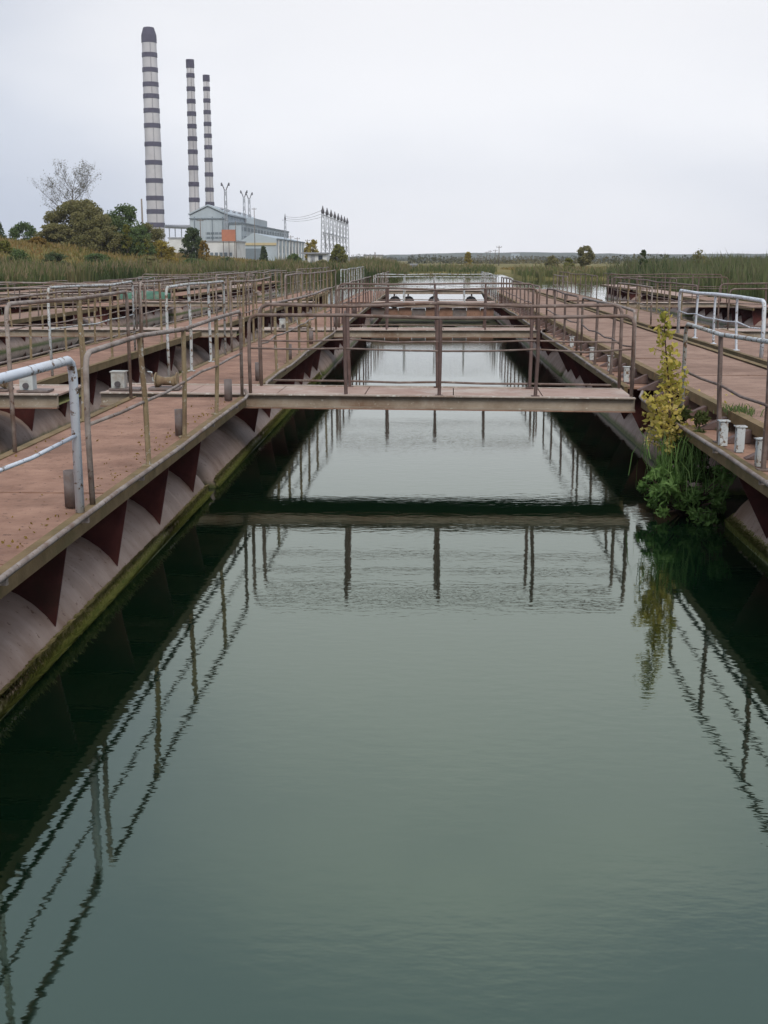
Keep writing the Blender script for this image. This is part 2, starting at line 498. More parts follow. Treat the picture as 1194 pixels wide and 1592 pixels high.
def leaf_mesh(name, C, size, mat, rnd, seed, aspect=0.55, droop=0.0):
    """one rhombus leaf per centre C"""
    r = np.random.default_rng(seed)
    n = len(C)
    d = r.normal(size=(n, 3)); d[:, 2] -= droop; d /= np.linalg.norm(d, axis=1)[:, None]
    e = r.normal(size=(n, 3)); e -= d * (e * d).sum(1)[:, None]; e /= np.linalg.norm(e, axis=1)[:, None]
    s = (size * r.uniform(0.6, 1.4, n))[:, None]
    V = np.stack([C - d * s, C + e * s * aspect - d * s * 0.1, C + d * s, C - e * s * aspect - d * s * 0.1], 1).reshape(-1, 3)
    Q = np.arange(4 * n).reshape(n, 4)
    return npmesh(name, V, Q, mat, {'rnd': np.clip(rnd, 0, 1)})


def blades(name, P, h, w, mat, seed, lean=0.25, rnd=None, tip=0.35):
    """upright bent grass or reed blades at base points P"""
    r = np.random.default_rng(seed)
    n = len(P)
    h = np.broadcast_to(h, (n,)); w = np.broadcast_to(w, (n,))
    a = r.uniform(0, 2 * np.pi, n); b = r.uniform(0, 2 * np.pi, n)
    side = np.stack([np.cos(a), np.sin(a), np.zeros(n)], 1) * (w / 2)[:, None]
    ln = np.stack([np.cos(b), np.sin(b), np.zeros(n)], 1) * (h * lean * r.uniform(0.1, 1, n))[:, None]
    up = np.zeros((n, 3)); up[:, 2] = h
    v0 = P - side; v1 = P + side
    m0 = P + up * 0.66 + ln * 0.35 - side * 1.1; m1 = P + up * 0.66 + ln * 0.35 + side * 1.1
    t = P + up + ln
    V = np.stack([v0, v1, m1, m0, t], 1).reshape(-1, 3)
    k = np.arange(n) * 5
    Q = np.stack([k, k + 1, k + 2, k + 3], 1)
    T = np.stack([k + 3, k + 2, k + 4], 1)
    if rnd is None:
        rnd = r.uniform(0, 1, n)
    rnd = np.clip(rnd, 0, 1)
    tp = (r.uniform(0, 1, n) < tip).astype(float)
    return npmesh(name, V, Q, mat, {'rnd': np.concatenate([rnd, rnd]), 'tip': np.concatenate([np.zeros(n), tp])}, T)


def wobble(a, b, n, amp, seed):
    r = random.Random(seed)
    a = Vector(a); b = Vector(b)
    out = []
    for i in range(n + 1):
        t = i / n
        j = Vector((r.uniform(-amp, amp), 0, r.uniform(-amp, amp))) if 0 < i < n else Vector((0, 0, 0))
        out.append(a.lerp(b, t) + j)
    return out


# ------------------------------------------------------------------ terrain, water, far hills
def sstep(a, b, x):
    t = np.clip((x - a) / (b - a), 0, 1)
    return t * t * (3 - 2 * t)


def lake_mask(X, Y):
    """1 inside the lake, 0 on land"""
    left = np.where(Y < 125, -38.0, -38.0 + (Y - 125) * 0.75)          # bank swings in beyond 125 m
    left = np.minimum(left, -5.5) + 0.8 * np.sin(Y * 0.13)
    right = np.where(Y < 128, 18.0, 46.0) + 0.6 * np.sin(Y * 0.21)
    far = np.where(X < 11.5, 218.0, 158.0) + 1.0 * np.sin(X * 0.3)
    d = np.minimum(np.minimum(X - left, right - X), np.minimum(far - Y, Y + 70))
    return d


def gz(X, Y):
    X = np.asarray(X, float); Y = np.asarray(Y, float)
    d = lake_mask(X, Y)
    base = np.where(d > 0, -2.0 * sstep(0.0, 2.5, d), 0.35 * sstep(0.0, 2.0, -d))
    rise = 5.4 * sstep(2, 30, -d) * sstep(5, 70, -X) * sstep(25, 80, Y) * (1 - 0.35 * sstep(135, 190, Y)) * (1 - 0.7 * sstep(240, 420, Y))
    return base + rise + 0.25 * np.sin(X * 0.11 + 1) * np.sin(Y * 0.083) * sstep(2, 12, -d)


xs = np.unique(np.concatenate([[-3900, -3000, -2000, -1200, -700, -450, -300, -220, -170, -140], np.arange(-120, 60, 2.0), [65, 75, 90, 120, 160, 220, 320, 500, 900, 1600, 2600, 3900]]))
ys = np.unique(np.concatenate([[-2000, -1300, -700, -300, -150, -100], np.arange(-80, 240, 2.0), [245, 255, 270, 290, 320, 360, 420, 500, 700, 1000, 1500, 2200, 3000, 3900]]))
GX, GY = np.meshgrid(xs, ys)
V = np.stack([GX, GY, gz(GX, GY)], -1).reshape(-1, 3)
nx = len(xs); ny = len(ys)
I = (np.arange(ny - 1)[:, None] * nx + np.arange(nx - 1)[None, :]).ravel()
Q = np.stack([I, I + 1, I + nx + 1, I + nx], 1)
me = npmesh('ground', V, Q, GROUND)
me.polygons.foreach_set('use_smooth', [True] * len(me.polygons))
tag(link('ground', me), kind='structure')

wv = np.array([[-60, -80, 0], [60, -80, 0], [60, 235, 0], [-60, 235, 0]], float)
tag(link('water', npmesh('water', wv, np.array([[0, 1, 2, 3]]), WATER)), kind='structure')

# low far hills along the horizon
hv = []; hq = []
r = np.random.default_rng(3)
hx = np.linspace(-2600, 2900, 120)
hh = 16 + 10 * np.sin(hx * 0.0021) + 7 * np.sin(hx * 0.0057 + 1) + r.uniform(0, 4, 120)
rows = [(2900, -1, 0), (3000, 1.0, 0.5), (3150, 1.0, 0.7), (3500, 1.0, 0.45)]
for (yy, k, f) in rows:
    for i in range(120):
        hv.append((hx[i], yy, -2 if k < 0 else hh[i] * f))
for j in range(3):
    for i in range(119):
        b = j * 120 + i
        hq.append((b, b + 1, b + 121, b + 120))
tag(link('hills', npmesh('hills', np.array(hv), np.array(hq), HILL)), kind='structure')

# ------------------------------------------------------------------ pontoons
TUBE_R, TUBE_Z = 0.68, -0.22
_gus = {}


def gusset_mesh(hw, sgn, ztop):
    key = (round(hw, 3), sgn, round(ztop, 3))
    if key in _gus:
        return _gus[key]
    prof = []
    z0 = 0.15
    a0 = math.asin((z0 - TUBE_Z) / TUBE_R)
    a1 = math.radians(78)
    for i in range(6):
        a = a0 + (a1 - a0) * i / 5
        prof.append((TUBE_R * math.cos(a), TUBE_Z + TUBE_R * math.sin(a)))
    prof.append((TUBE_R * math.cos(a1), ztop))
    prof.append((hw, ztop))
    prof.append((hw, ztop - 0.05))
    n = len(prof)
    mb = MB()
    pts = [(sgn * x, -0.008, z) for x, z in prof] + [(sgn * x, 0.008, z) for x, z in prof]
    # strips between arc and outer outline keep the concave plate valid
    fs = [tuple(range(n)), tuple(reversed(range(n, 2 * n)))]
    for i in range(n):
        j = (i + 1) % n
        fs.append((i, i + n, j + n, j))
    mb.poly(pts, fs)
    me = mb.mesh('gusset', GUSS)
    _gus[key] = me
    return me


def railing(root, pts, z0, zt, mat, post_mat, seed, detail=True, mid=True, label=None, rad=0.021, mid_z=None, bend=True, mids_rust=None):
    """pts: base points (x, y) of all posts in order; the first and last are the bent ends of the top pipe"""
    rr = random.Random(seed)
    P = [Vector((x, y, 0)) for x, y in pts]
    d0 = (P[1] - P[0]).normalized(); d1 = (P[-1] - P[-2]).normalized()
    c = 0.10
    path = [P[0] + Vector((0, 0, z0)), P[0] + Vector((0, 0, (z0 + zt) / 2)) + Vector((rr.uniform(-.01, .01), 0, 0)),
            P[0] + Vector((0, 0, zt - c)), P[0] + d0 * c * 0.3 + Vector((0, 0, zt - c * 0.3)), P[0] + d0 * c + Vector((0, 0, zt))]
    tops = []
    for q in P[1:-1]:
        j = Vector((rr.uniform(-.03, .03), rr.uniform(-.03, .03), rr.uniform(-.032, .022)))
        path.append(q + Vector((0, 0, zt)) + j); tops.append(q + Vector((0, 0, zt)) + j)
    path += [P[-1] - d1 * c + Vector((0, 0, zt)), P[-1] - d1 * c * 0.3 + Vector((0, 0, zt - c * 0.3)), P[-1] + Vector((0, 0, zt - c)), P[-1] + Vector((0, 0, z0))]
    mb = MB(); mb.tube(path, rad, 8 if detail else 5)
    posts = []
    for q, tq in zip(P[1:-1], tops):
        pm = MB() if detail else mb
        b = q + Vector((rr.uniform(-.02, .02), 0, z0 - 0.02))
        pm.tube([b, b.lerp(tq, 0.5) + Vector((rr.uniform(-.016, .016), rr.uniform(-.016, .016), 0)), tq - Vector((0, 0, rad * 0.6))], 0.0225, 6 if detail else 4, smooth=False)
        if detail:
            pm.box(b + Vector((0, 0, 0.02)), (0.10, 0.09, 0.012))
        posts.append(pm)
    zm = mid_z if mid_z is not None else z0 + (zt - z0) * 0.52
    mm = MB() if detail else mb
    mp_ = []
    for i, q in enumerate(P):
        mp_.append(q + Vector((0, 0, zm + rr.uniform(-.02, .02))))
        if i < len(P) - 1:
            mp_.append((q + P[i + 1]) / 2 + Vector((rr.uniform(-.01, .01), 0, zm - rr.uniform(0.0, 0.035))))
    if mid:
        mm.tube(mp_, 0.013, 6 if detail else 4)
    o = mb.build('railing', mat, root)
    if label:
        o['label'] = label
    if detail:
        for pm in posts:
            pm.build('post', post_mat, o)
        if mid:
            mm.build('mid_rail', mids_rust or mat, o)
    return o


def spaced(x, y0, y1, step, jit=0.0, seed=0, x1=None):
    rr = random.Random(seed)
    n = max(1, round((y1 - y0) / step))
    x1 = x if x1 is None else x1
    return [(x + (x1 - x) * i / n, y0 + (y1 - y0) * i / n + (rr.uniform(-jit, jit) if 0 < i < n else 0)) for i in range(n + 1)]


def pontoon(xl, xr, y0, y1, hy0, hy1, label, group, z=0.83, detail=True, rails=(), seed=0, pipes=(1,), bollards=(), hull_x=None, gz_step=1.55, deck_mat=None, gph=0.0):
    deck_mat = deck_mat or DECK
    rr = random.Random(seed)
    xc = (xl + xr) / 2; hw = (xr - xl) / 2
    hx_ = xc if hull_x is None else hull_x
    root = thing('pontoon', label, 'pontoon', (xc, y0, 0), group)
    # hull tube with a shallow domed end and weld ring
    prof = [hy0, hy0 + 0.02, hy0 + 0.06, (hy0 + hy1) / 2, hy1 - 0.06, hy1 - 0.02, hy1]
    rad = [TUBE_R * 0.86, TUBE_R * 0.96, TUBE_R, TUBE_R, TUBE_R, TUBE_R * 0.96, TUBE_R * 0.86]
    h = MB().tube([(hx_, q, TUBE_Z) for q in prof], rad, 36 if detail else 20).build('hull', HULL, root)
    if detail:
        yy = hy0 + 3.1
        while yy < hy1 - 1:
            MB().tube([(hx_, yy - 0.03, TUBE_Z), (hx_, yy, TUBE_Z), (hx_, yy + 0.03, TUBE_Z)], [TUBE_R + .001, TUBE_R + 0.007, TUBE_R + .001], 36, caps=False).build('weld_ring', HULL, h)
            yy += 3.1
    # deck
    L = y1 - y0
    if detail:
        n = max(2, round(L / 2.1)); st = L / n
        base = MB().box((0, 0, 0), (xr - xl - 0.10, st - 0.014, 0.02)).mesh('deck_plate', deck_mat)
        for i in range(n):
            o = link('deck_plate', base, root, (xc, y0 + st * (i + 0.5), z - 0.012 + rr.uniform(-.004, .004)))
            o.rotation_euler = (rr.uniform(-.0015, .0015), rr.uniform(-.003, .003), 0)
    else:
        MB().box((xc, (y0 + y1) / 2, z - 0.012), (xr - xl - 0.1, L, 0.02)).build('deck', deck_mat, root)
    for s in (-1, 1):
        xe = xc + s * hw
        e = MB()
        e.box((xe - s * 0.03, (y0 + y1) / 2, z - 0.055), (0.05, L, 0.10))
        e.box((xe - s * 0.047, (y0 + y1) / 2, z + 0.004), (0.085, L - 0.02, 0.008))
        e.build('edge_beam', EDGE, root)
        if s in pipes:
            xp = xe + s * 0.045
            pts = [Vector((xp, y0 + 0.05, z - 0.02)), Vector((xp, y0 + 0.2, z + 0.03))] + wobble((xp, y0 + 0.4, z + 0.03), (xp, y1 - 0.4, z + 0.03), 9, 0.012, seed + 5) + [Vector((xp - s * 0.02, y1 - 0.1, z + 0.035)), Vector((xp - s * 0.06, y1, z + 0.09))]
            pp = MB().tube(pts, 0.019, 7 if detail else 4)
            yy = y0 + 0.8
            while yy < y1 - 0.3:
                pp.box((xe + s * 0.015, yy, z - 0.0), (0.07, 0.03, 0.035))
                yy += 1.55
            pp.build('edge_pipe', PIPE, root)
        # triangular gussets under the deck edge
        if hull_x is None:
            gm = gusset_mesh(hw - 0.06, s, z - 0.105)
        else:
            gm = gusset_mesh(abs(xe - hx_) - 0.06, s, z - 0.105)
        yy = max(y0, hy0) + 0.35 + gph
        while yy < min(y1, hy1) - 0.1:
            link('gusset', gm, root, (hx_, yy + rr.uniform(-.05, .05), 0)).rotation_euler = (rr.uniform(-.02, .02), 0, rr.uniform(-.05, .05))
            yy += gz_step
    # cross joists carrying the deck
    if detail:
        jm = MB().box((0, 0, 0), (xr - xl - 0.12, 0.06, 0.08)).mesh('joist', GUSS)
        yy = max(y0, hy0) + 0.35 + gph + gz_step / 2
        while yy < y1 - 0.2:
            link('joist', jm, root, (xc, yy, z - 0.064))
            yy += gz_step
    if bollards:
        bm = MB()
        bm.lathe((0, 0, 0), [(0.047, 0), (0.047, 0.25), (0.040, 0.25), (0.040, 0.20)], 14)
        bme = bm.mesh('bollard', STUB)
        for (bx_, by_) in bollards:
            link('bollard', bme, root, (bx_, by_, z + 0.008))
    for k, q in enumerate(rails):
        railing(root, q['pts'], z + 0.01, q['zt'], q.get('mat', PIPE), q.get('post', POST), seed * 31 + k, detail=detail,
                mid=q.get('mid', True), label=q.get('label'), mids_rust=q.get('midmat'), rad=q.get('rad', 0.0205))
    return root


BY = [15.05, 28.75, 47.5, 62.0]      # front edges of the cross bridges
BW = 1.05
G_L1 = 'pontoon sections along the chimney side of the open channel'
G_R1 = 'pontoon sections along the reed side of the open channel'

# L1: chimney side of the open channel
XL1 = (-3.74, -2.28)
pontoon(*XL1, -4.0, 14.85, -4.0, 12.75, 'rust-brown pontoon walkway with a white painted railing, on the chimney side of the channel', G_L1, seed=1,
        rails=[dict(pts=spaced(-2.345, 0.6, 7.85, 1.8, 0.1, 3), zt=1.86, mat=WHITE, post=PALE, label='chipped white painted railing', rad=0.031),
               dict(pts=spaced(-2.335, 8.12, 14.85, 1.7, 0.12, 4), zt=1.88, mat=PIPE, post=POST),
               dict(pts=spaced(-3.66, 10.4, 14.6, 2.1, 0.1, 5), zt=2.12, mat=PIPE, post=POST, mid=False)],
        bollards=[(-2.46, 8.05), (-2.42, 11.5), (-2.44, 14.45), (-2.44, 4.6)], gph=0.30)
L1lab = ['rust-brown pontoon walkway between the sapling footbridge and the next footbridge, on the chimney side',
         'rust-brown pontoon walkway just beyond the second footbridge, on the chimney side of the channel',
         'short far pontoon walkway ending at the pale arched railing, on the chimney side']
L1sec = [(16.2, 28.5, 13.2, 26.4), (29.95, 47.2, 26.9, 45.2), (48.8, 66.5, 45.7, 66)]
for i, (a, b, c, d) in enumerate(L1sec):
    rl = [dict(pts=spaced(-2.335, a + 0.3, b - 0.2, 1.8, 0.1, 7 + i), zt=1.85, mat=PIPE, post=POST if i != 1 else POSTD)]
    if i == 0:
        rl.append(dict(pts=spaced(-3.66, 16.8, 21.5, 1.6, 0.1, 8), zt=2.12, mat=PALE, post=PALE, label='pale grey painted railing'))
        rl.append(dict(pts=spaced(-3.66, 22.2, 27.8, 1.6, 0.1, 9), zt=2.10, mat=PIPE, post=POST))
    else:
        rl.append(dict(pts=spaced(-3.66, a + 0.6, b - 0.6, 1.7, 0.1, 10 + i), zt=2.1, mat=PALE if i == 2 else PIPE, post=POST if i == 1 else PALE))
    pontoon(*XL1, a, b, c, d, L1lab[i], G_L1, seed=20 + i, rails=rl, detail=(i < 2),
            bollards=[(-2.42, a + 0.7), (-2.42, a + 4.4), (-2.42, a + 8.2)] if i < 2 else ())

# L2
XL2 = (-6.86, -5.40)
L2sec = [(4.5, 14.85, 3.0, 12.9), (16.2, 28.5, 13.3, 26.4), (29.95, 47.2, 26.9, 45.2), (48.8, 66.5, 45.7, 66)]
L2lab = ['dark gusseted pontoon section behind the chipped white railing, across a narrow water gap',
         'brown pontoon section across the narrow gap from the pale grey railing',
         'weathered pontoon section across the narrow gap, between second and third footbridges',
         'weathered far pontoon section across the narrow gap, beyond the third footbridge']
for i, (a, b, c, d) in enumerate(L2sec):
    rl = [dict(pts=spaced(-6.76, a + 0.4, b - 0.4, 1.9, 0.12, 30 + i), zt=1.9, mat=PIPE, post=POST)]
    if i >= 1:
        rl.append(dict(pts=spaced(-5.5, a + 1.2, a + 6.2, 1.7, 0.1, 33 + i), zt=2.1, mat=PIPE if i != 1 else PALE, post=POST))
        rl.append(dict(pts=spaced(-5.5, a + 6.8, b - 0.8, 1.7, 0.1, 36 + i), zt=2.08, mat=PIPE, post=POST))
    pontoon(*XL2, a, b, c, d, L2lab[i], 'pontoon sections across the narrow gap on the chimney side', seed=40 + i, rails=rl, detail=(i < 3), pipes=(-1,))

# rows towards the reed bank
ROWS = [(-13.1, -11.65, 29.95, 96, 1.68), (-16.2, -14.75, 43.5, 96, 1.5), (-22.4, -20.95, 58, 98, 0), (-25.5, -24.05, 72, 98, 0)]
rk = 0
for (xl, xr, ya, yb, rz) in ROWS:
    y = ya
    while y < yb - 6:
        ye = min(y + 12.4, yb)
        q = random.Random(rk)
        rl = []
        for s in (xl + 0.1, xr - 0.1):
            if rz and q.random() < 0.8:
                a0 = y + q.uniform(0.3, 2.0); a1 = ye - q.uniform(0.3, 2.5)
                rl.append(dict(pts=spaced(s, a0, a1, 1.75, 0.1, rk), zt=rz + q.uniform(-.05, .08), mat=q.choice([PIPE, PIPE, PALE, PIPED]), post=POST))
        pontoon(xl, xr, y, ye, y - 1.5, ye - 2.0, ('weathered railed pontoon section in the crowded rows toward the reed bank' if len(rl) == 2 else 'pontoon section railed along one side only, in the crowded rows toward the reed bank' if rl else 'bare pontoon section without railings, in the outermost rows toward the reed bank'),
                'crowded pontoon rows toward the reed bank',
                seed=100 + rk, rails=rl, detail=False, pipes=(), deck_mat=q.choice([DECK, DECK2, BPLATE]))
        y += 13.7; rk += 1

# R1: reed side of the open channel; narrow ledge at channel level and a raised deck behind it
XR1 = (2.56, 4.05)


def raised_deck(root, y0, y1, seed, detail):
    rr = random.Random(seed)
    x0, x1, z = 2.98, 4.72, 1.0
    L = y1 - y0
    if detail:
        n = max(2, round(L / 2.6)); st = L / n
        base = MB().box((0, 0, 0), (x1 - x0 - 0.08, st - 0.014, 0.02)).mesh('raised_plate', DECK2)
        for i in range(n):
            o = link('raised_plate', base, root, ((x0 + x1) / 2, y0 + st * (i + 0.5), z - 0.012 + rr.uniform(-.005, .005)))
            o.rotation_euler = (rr.uniform(-.002, .002), rr.uniform(-.004, .004), 0)
    else:
        MB().box(((x0 + x1) / 2, (y0 + y1) / 2, z - 0.012), (x1 - x0 - 0.08, L, 0.02)).build('raised_deck', DECK2, root)
    for xe, s in ((x0, -1), (x1, 1)):
        e = MB().box((xe, (y0 + y1) / 2, z - 0.03), (0.045, L, 0.095)).box((xe - s * 0.03, (y0 + y1) / 2, z + 0.022), (0.10, L - 0.02, 0.008))
        e.build('raised_edge_beam', EDGE, root)
    # upright brackets that carry the raised edge
    b = MB(); pr = [(-0.30, 0.0), (-0.05, 0.12), (-0.024, 0.12), (-0.024, 0.0)]
    b.poly([(x, -0.05, zz) for x, zz in pr] + [(x, 0.05, zz) for x, zz in pr], [(0, 1, 2, 3), (7, 6, 5, 4), (0, 4, 5, 1), (1, 5, 6, 2), (2, 6, 7, 3), (3, 7, 4, 0)])
    bme = b.mesh('bracket', POSTD)
    y = y0 + 0.5
    while y < y1 - 0.2:
        link('bracket', bme, root, (x0, y, 0.835))
        y += 0.92
    # legs under the far side
    y = y0 + 0.7
    lm = MB().box((0, 0, 0), (0.08, 0.08, 0.60)).mesh('strut', GUSS)
    while y < y1 - 0.2:
        o = link('strut', lm, root, (4.38, y, 0.66))
        o.rotation_euler = (0, R(48), 0)
        y += 1.84


def white_posts(root, pts, z):
    for (bx_, by_, h_) in pts:
        mb = MB().box((bx_, by_, z + h_ / 2 + 0.008), (0.07, 0.07, h_)).box((bx_, by_, z + h_ + 0.014), (0.10, 0.09, 0.010))
        mb.build('square_bollard', PALE, root)


R1sec = [(-4.0, 14.85, -4.0, 11.4), (16.2, 28.5, 13.0, 26.4), (29.95, 47.2, 26.9, 45.2), (48.8, 66.5, 45.7, 66)]
R1lab = ['stepped pontoon walkway with white square bollards beside the bright green bush',
         'stepped sandy brown pontoon walkway between the sapling footbridge and the next footbridge',
         'stepped sandy brown pontoon walkway between second and third footbridges, on the reed side',
         'far stepped pontoon walkway beyond the third footbridge, on the reed side of the channel']
for i, (a, b, c, d) in enumerate(R1sec):
    if i == 0:
        rl = [dict(pts=spaced(2.66, 3.2, 12.9, 1.62, 0.1, 51), zt=1.84, mat=PALE, post=PIPED, midmat=PIPED)]
    elif i == 1:
        rl = [dict(pts=spaced(2.64, 16.0, 21.6, 1.75, 0.1, 52), zt=1.84, mat=PIPE, post=PIPED, midmat=PIPED),
              dict(pts=spaced(2.64, 22.3, 28.3, 1.75, 0.1, 53), zt=1.84, mat=PIPED, post=PIPED)]
    else:
        rl = [dict(pts=spaced(2.64, a + 0.3, b - 0.3, 1.75, 0.1, 54 + i), zt=1.84, mat=PIPED if i == 2 else PALE, post=PIPED if i == 2 else PALE)]
    root = pontoon(*XR1, a, b, c, d, R1lab[i], G_R1, seed=60 + i, rails=rl, detail=(i < 3), pipes=(-1,), hull_x=3.46)
    raised_deck(root, a + 0.02, b + 1.33, 70 + i, i < 3)
    if i == 0:
        q = [atz(1118, 692, 0.84), atz(1149, 702, 0.84), atz(1181, 724, 0.84)]
        white_posts(root, [(max(2.66, min(2.9, v.x)), v.y, 0.22) for v in q], 0.83)
    elif i == 1:
        white_posts(root, [(2.70, 16.9, 0.2), (2.72, 18.6, 0.22), (2.70, 20.6, 0.2), (2.70, 23.6, 0.2)], 0.83)

# R2
XR2 = (5.25, 6.75)
R2lab = ['brown pontoon section behind the raised walkway, beyond the yellow sapling',
         'brown pontoon section carrying the curved white painted railing',
         'pontoon section with a thin grey railing, next beyond the curved white railing',
         'far pontoon section toward the green reeds, beyond the third footbridge']
R2sec = [(5.0, 14.85, 4.0, 12.9), (16.2, 28.5, 13.3, 26.4), (29.95, 47.2, 26.9, 45.2), (48.8, 66.5, 45.7, 66)]
for i, (a, b, c, d) in enumerate(R2sec):
    if i == 0:
        rl = []
    elif i == 1:
        rl = [dict(pts=spaced(5.36, 20.0, 26.8, 1.65, 0.05, 81), zt=1.84, mat=WHITE, post=WHITE, label='curved white painted railing', rad=0.034)]
    else:
        rl = [dict(pts=spaced(5.36, a + 0.2, a + 5.8, 1.8, 0.05, 82 + i), zt=1.83, mat=PIPE, post=POST),
              dict(pts=spaced(6.66, a + 1.2, b - 1.8, 1.8, 0.05, 86 + i), zt=1.85, mat=PIPED, post=POST)]
    pontoon(*XR2, a, b, c, d, R2lab[i], 'pontoon sections behind the raised walkway', z=0.92, seed=90 + i, rails=rl, detail=(i < 3), pipes=(), deck_mat=DECK2, gz_step=1.1)
for (xl, xr, ya, yb) in [(11.3, 12.75, 29.95, 86)]:
    y = ya
    while y < yb - 6:
        ye = min(y + 12.4, yb)
        q = random.Random(rk)
        rl = [dict(pts=spaced(xl + 0.1, y + 0.6, ye - 1.0, 1.75, 0.1, rk), zt=1.6, mat=q.choice([PIPE, PIPED]), post=POST)] if y > 50 else []
        pontoon(xl, xr, y, ye, y - 1.5, ye - 2.0, ('weathered pontoon section with a low railing, moored in front of the tall green reeds' if rl else 'bare pontoon section moored in front of the tall green reeds'), 'pontoon rows in front of the green reeds',
                seed=100 + rk, rails=rl, detail=False, pipes=(), deck_mat=q.choice([DECK2, BPLATE]))
        y += 13.7; rk += 1


# ------------------------------------------------------------------ bridges across the channels
def bridge(xl, xr, y0, label, group, z=0.86, w=BW, skew=0.0, rail_x=None, mats=(PIPED, POSTD), detail=True, seed=0, drop=0.0, rails=True, posts=5):
    rr = random.Random(seed)
    root = thing('footbridge', label, 'footbridge', ((xl + xr) / 2, y0, z - 0.2), group)

    def Y(x):
        return y0 - skew * (x - xl) / (xr - xl)

    def Z(x):
        return z - drop * (x - xl) / (xr - xl)
    sl_ = math.atan2(-skew, xr - xl)
    n = max(3, round((xr - xl) / 1.2)); st = (xr - xl) / n
    if detail:
        base = MB().box((0, 0, 0), (st - 0.012, w - 0.07, 0.022)).mesh('deck_plate', BPLATE)
        for i in range(n):
            x = xl + st * (i + 0.5)
            o = link('deck_plate', base, root, (x, Y(x) + w / 2, Z(x) - 0.013 + rr.uniform(-.003, .003)))
            o.rotation_euler = (rr.uniform(-.004, .004), math.atan2(drop, xr - xl), sl_)
    else:
        MB().poly([(xl, Y(xl) + 0.035, Z(xl)), (xr, Y(xr) + 0.035, Z(xr)), (xr, Y(xr) + w - 0.035, Z(xr)), (xl, Y(xl) + w - 0.035, Z(xl)),
                   (xl, Y(xl) + 0.035, Z(xl) - .02), (xr, Y(xr) + 0.035, Z(xr) - .02), (xr, Y(xr) + w - 0.035, Z(xr) - .02), (xl, Y(xl) + w - 0.035, Z(xl) - .02)],
                  [(0, 1, 2, 3), (7, 6, 5, 4), (0, 4, 5, 1), (1, 5, 6, 2), (2, 6, 7, 3), (3, 7, 4, 0)]).build('deck', BPLATE, root)
    # channel-section side beams: web and two flanges
    for k, yy in enumerate((0.0, w)):
        s = 1 if k == 0 else -1
        mb = MB()
        for (oy, oz, dy, dz) in ((0.0, -0.075, 0.016, 0.14), (-s * 0.035, -0.147, 0.07, 0.018)):
            a = [(xl, Y(xl) + yy + oy - dy / 2, Z(xl) + oz - dz / 2), (xr, Y(xr) + yy + oy - dy / 2, Z(xr) + oz - dz / 2),
                 (xr, Y(xr) + yy + oy + dy / 2, Z(xr) + oz - dz / 2), (xl, Y(xl) + yy + oy + dy / 2, Z(xl) + oz - dz / 2)]
            mb.poly(a + [(q[0], q[1], q[2] + dz) for q in a], [(3, 2, 1, 0), (4, 5, 6, 7), (0, 1, 5, 4), (1, 2, 6, 5), (2, 3, 7, 6), (3, 0, 4, 7)])
        sb_ = mb.build('side_beam', BEAM, root)
        fl = MB()
        tf = MB()
        a = [(xl, Y(xl) + yy - s * 0.07, Z(xl) - 0.006), (xr, Y(xr) + yy - s * 0.07, Z(xr) - 0.006), (xr, Y(xr) + yy + s * 0.032, Z(xr) - 0.006), (xl, Y(xl) + yy + s * 0.032, Z(xl) - 0.006)]
        tf.poly(a + [(q[0], q[1], q[2] + 0.014) for q in a], [(3, 2, 1, 0), (4, 5, 6, 7), (0, 1, 5, 4), (1, 2, 6, 5), (2, 3, 7, 6), (3, 0, 4, 7)])
        tf.build('top_flange', FLAKE, sb_)
        a = [(xl, Y(xl) + yy - s * 0.075, Z(xl) - 0.170), (xr, Y(xr) + yy - s * 0.075, Z(xr) - 0.170), (xr, Y(xr) + yy + s * 0.01, Z(xr) - 0.170), (xl, Y(xl) + yy + s * 0.01, Z(xl) - 0.170)]
        fl.poly(a + [(q[0], q[1], q[2] + 0.013) for q in a], [(3, 2, 1, 0), (4, 5, 6, 7), (0, 1, 5, 4), (1, 2, 6, 5), (2, 3, 7, 6), (3, 0, 4, 7)])
        fl.build('bottom_flange', DECK, sb_)
    MB().poly([(xl, Y(xl) + 0.02, Z(xl) - 0.135), (xr, Y(xr) + 0.02, Z(xr) - 0.135), (xr, Y(xr) + w - 0.02, Z(xr) - 0.135), (xl, Y(xl) + w - 0.02, Z(xl) - 0.135),
               (xl, Y(xl) + 0.02, Z(xl) - .125), (xr, Y(xr) + 0.02, Z(xr) - .125), (xr, Y(xr) + w - 0.02, Z(xr) - .125), (xl, Y(xl) + w - 0.02, Z(xl) - .125)],
              [(3, 2, 1, 0), (4, 5, 6, 7), (0, 1, 5, 4), (1, 2, 6, 5), (2, 3, 7, 6), (3, 0, 4, 7)]).build('soffit', BUNDER, root)
    if rails:
        ra, rb = rail_x or (xl + 0.1, xr - 0.1)
        for k, yy in enumerate((0.03, w - 0.02)):
            pts = [(ra + (rb - ra) * i / (posts - 1), Y(ra + (rb - ra) * i / (posts - 1)) + yy) for i in range(posts)]
            railing(root, pts, z - drop * 0.5, z + (1.06 if k else 0.965), mats[0], mats[1], seed + k, detail=detail, mid=True, mid_z=z + 0.60 if k else z + 0.55, rad=0.022, mids_rust=PIPED)
        MB().tube(wobble((ra + 0.15, Y(ra) + w + 0.03, z + 0.06), (rb - 0.1, Y(rb) + w + 0.03, z + 0.05 - drop), 8, 0.01, seed), 0.016, 6).build('toe_rail', PIPED, root)
    return root


